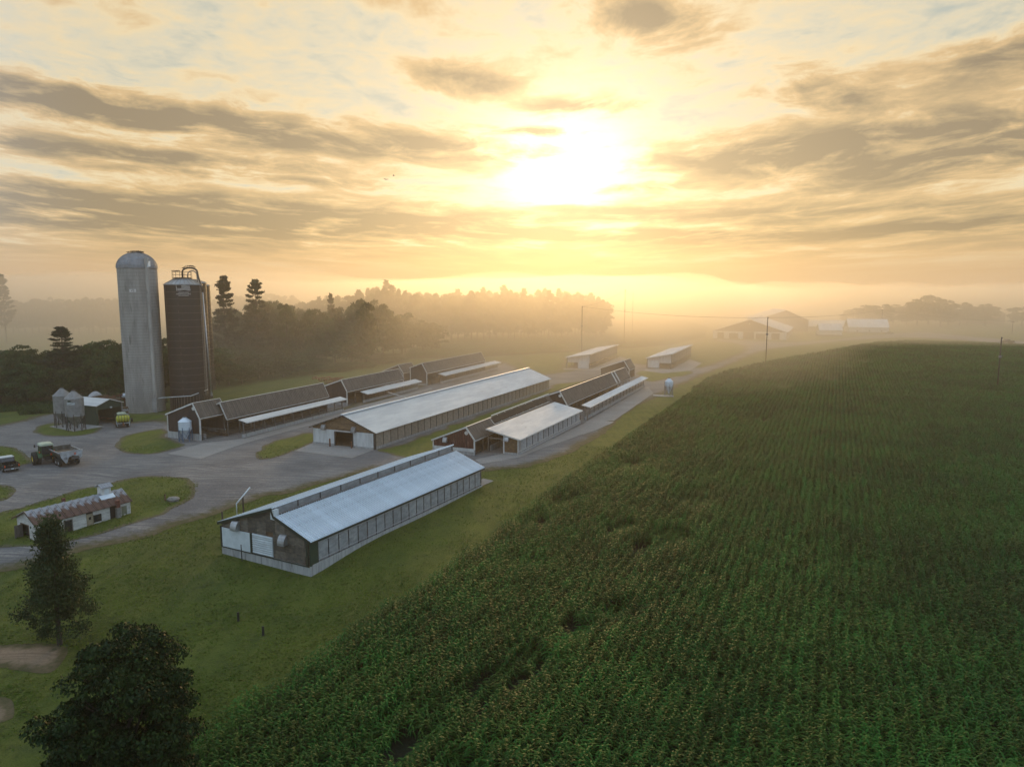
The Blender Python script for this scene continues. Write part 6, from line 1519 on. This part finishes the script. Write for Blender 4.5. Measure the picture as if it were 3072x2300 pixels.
# ------------------------------------------------------------------ tall grass by the tree line and weeds (uncountable)
def weeds():
    rg = np.random.default_rng(3); C = []
    A = [at(u, v).to_2d() for u, v in [(-200, 1215), (120, 1213), (330, 1208), (500, 1200), (500, 1212), (340, 1222), (160, 1238), (60, 1246), (-200, 1250)]]
    poly = [(q.x, q.y) for q in A]; xs = [q[0] for q in poly]; ys = [q[1] for q in poly]
    while len(C) < 9000:
        x, y = rg.uniform(min(xs), max(xs)), rg.uniform(min(ys), max(ys))
        if inside((x, y), poly) and noise.noise(Vector((x * .12, y * .3, 0))) > -.15: C.append((x, y, terr(x, y) + rg.uniform(.1, .7)))
    C = np.array(C); n = rg.normal(size=C.shape); n[:, 2] *= .4; n /= np.linalg.norm(n, axis=1, keepdims=True)
    tag(ob('undergrowth', quads('undergrowth', C, n, .5, M['leaf_a'], rg)), 'tall weeds along the foot of the tree line', None, None, 'stuff')
weeds()

def grass_tufts():
    rg = np.random.default_rng(8); yard = [(q.x, q.y) for q in [at(*p).to_2d() for p in YARD]]; isl = [[(q.x, q.y) for q in [at(*p).to_2d() for p in P]] for P, _ in ISLANDS[:7]]
    t = R(28); O = Vector((-18.3, 62.6)); D = Vector((math.sin(t), math.cos(t))); A = Vector((-math.cos(t), math.sin(t))); C = []; soil = [[(q.x, q.y) for q in [at(*p).to_2d() for p in P]] for P in ([(-60, 1945), (40, 1932), (170, 1935), (215, 1950), (190, 1985), (150, 2020), (60, 2015), (0, 1995), (-60, 1990)], [(-80, 2090), (20, 2090), (45, 2110), (50, 2140), (30, 2170), (-80, 2190)])]
    while len(C) < 50000:
        d = 34 + 80 * rg.random() ** 1.25; x = rg.uniform(-.80, .16) * d; p = Vector((x, d))
        if inside((x, d), corn_poly): continue
        q = p - O; a, b = q.dot(A), q.dot(D)
        if -.3 < a < 12.5 and -.3 < b < 31.5: continue
        if any(inside((x, d), P) for P in soil): continue
        if inside((x, d), yard) and not any(inside((x, d), P) for P in isl): continue
        if noise.noise(Vector((x * .16, d * .16, 0))) + .5 * noise.noise(Vector((x * .9, d * .9, 4))) < rg.uniform(-.55, .25): continue
        C.append((x, d, terr(x, d) + rg.uniform(.02, .06) + (.06 if any(inside((x, d), P) for P in isl) else 0)))
    C = np.array(C); n = rg.normal(size=C.shape); n[:, 2] = np.abs(n[:, 2]) * .4 + 1.5; n /= np.linalg.norm(n, axis=1, keepdims=True)
    tag(ob('grass', quads('grass', C, n, .09, M['grass_blade'], rg, aspect=2.2)), 'uneven tufts of grass standing over the lawns', None, None, 'stuff')
grass_tufts()

# ------------------------------------------------------------------ air
def volume_mat(name, d, colr, g):
    m = bpy.data.materials.new(name); m.use_nodes = True; nt = m.node_tree; nt.nodes.clear()
    out = nt.nodes.new('ShaderNodeOutputMaterial'); v = nt.nodes.new('ShaderNodeVolumePrincipled')
    v.inputs['Density'].default_value = d; v.inputs['Color'].default_value = (*colr, 1); v.inputs['Anisotropy'].default_value = g
    nt.links.new(v.outputs[0], out.inputs['Volume']); m.volume_intensity if False else None
    return m
hz = part('haze', MB().box(-4200, 4200, -500, 4600, -6.5, 40), volume_mat('haze_air', HAZE_D, (1.0, .94, .84), .65)); tag(hz, kind='stuff')
def fog_bank():
    """low morning mist lying in the fields: a lens-shaped body with a rolling top"""
    nx, ny = 120, 80; x0, x1, y1 = -900, 1100, 1900; top_, bot = [], []
    sm = lambda a, b, q: (lambda t: t * t * (3 - 2 * t))(max(0., min(1., (q - a) / (b - a))))
    for j in range(ny + 1):
        for i in range(nx + 1):
            x = x0 + (x1 - x0) * i / nx; q = (j / ny) ** 1.6
            y0 = 110 + 52 * sm(-78, -125, x) + 120 * sm(35, 210, x) + 18 * noise.noise(Vector((x * .013, 0, 5)))
            y = y0 + (y1 - y0) * q
            ex = min(1, (x - x0) / 200, (x1 - x) / 200); ey = sm(0, 230 - 90 * sm(-50, -120, x) + 110 * sm(40, 200, x), y - y0) * min(1, (y1 - y) / 300)
            lift = (33.5 - 15 * sm(420, 900, y)) * max(0, ex) * ey * (1 + .16 * noise.noise(Vector((x * .009, y * .006, 2))) + .12 * noise.noise(Vector((x * .028, y * .02, 8))))
            top_.append((x, y, -3.5 + max(.05, lift + (3.3 * sm(0, 1, min(1, ex)) * sm(0, 60, y - y0) if 0 < i < nx and 0 < j < ny else 0)))); bot.append((x, y, -4.0))
    n = nx + 1; mb = MB(); m = len(top_); mb.v = top_ + bot
    for j in range(ny):
        for i in range(nx): a = j * n + i; mb.f += [(a, a + 1, a + n + 1, a + n), (m + a, m + a + n, m + a + n + 1, m + a + 1)]
    for i in range(nx): mb.f += [(i, m + i, m + i + 1, i + 1), (ny * n + i, ny * n + i + 1, m + ny * n + i + 1, m + ny * n + i)]
    for j in range(ny): mb.f += [(j * n, (j + 1) * n, m + (j + 1) * n, m + j * n), (j * n + nx, m + j * n + nx, m + (j + 1) * n + nx, (j + 1) * n + nx)]
    o = part('mist', mb, volume_mat('mist_air', MIST_D, (1.0, .95, .86), .76)); tag(o, kind='stuff')
fog_bank()
print('objects', len(bpy.data.objects))
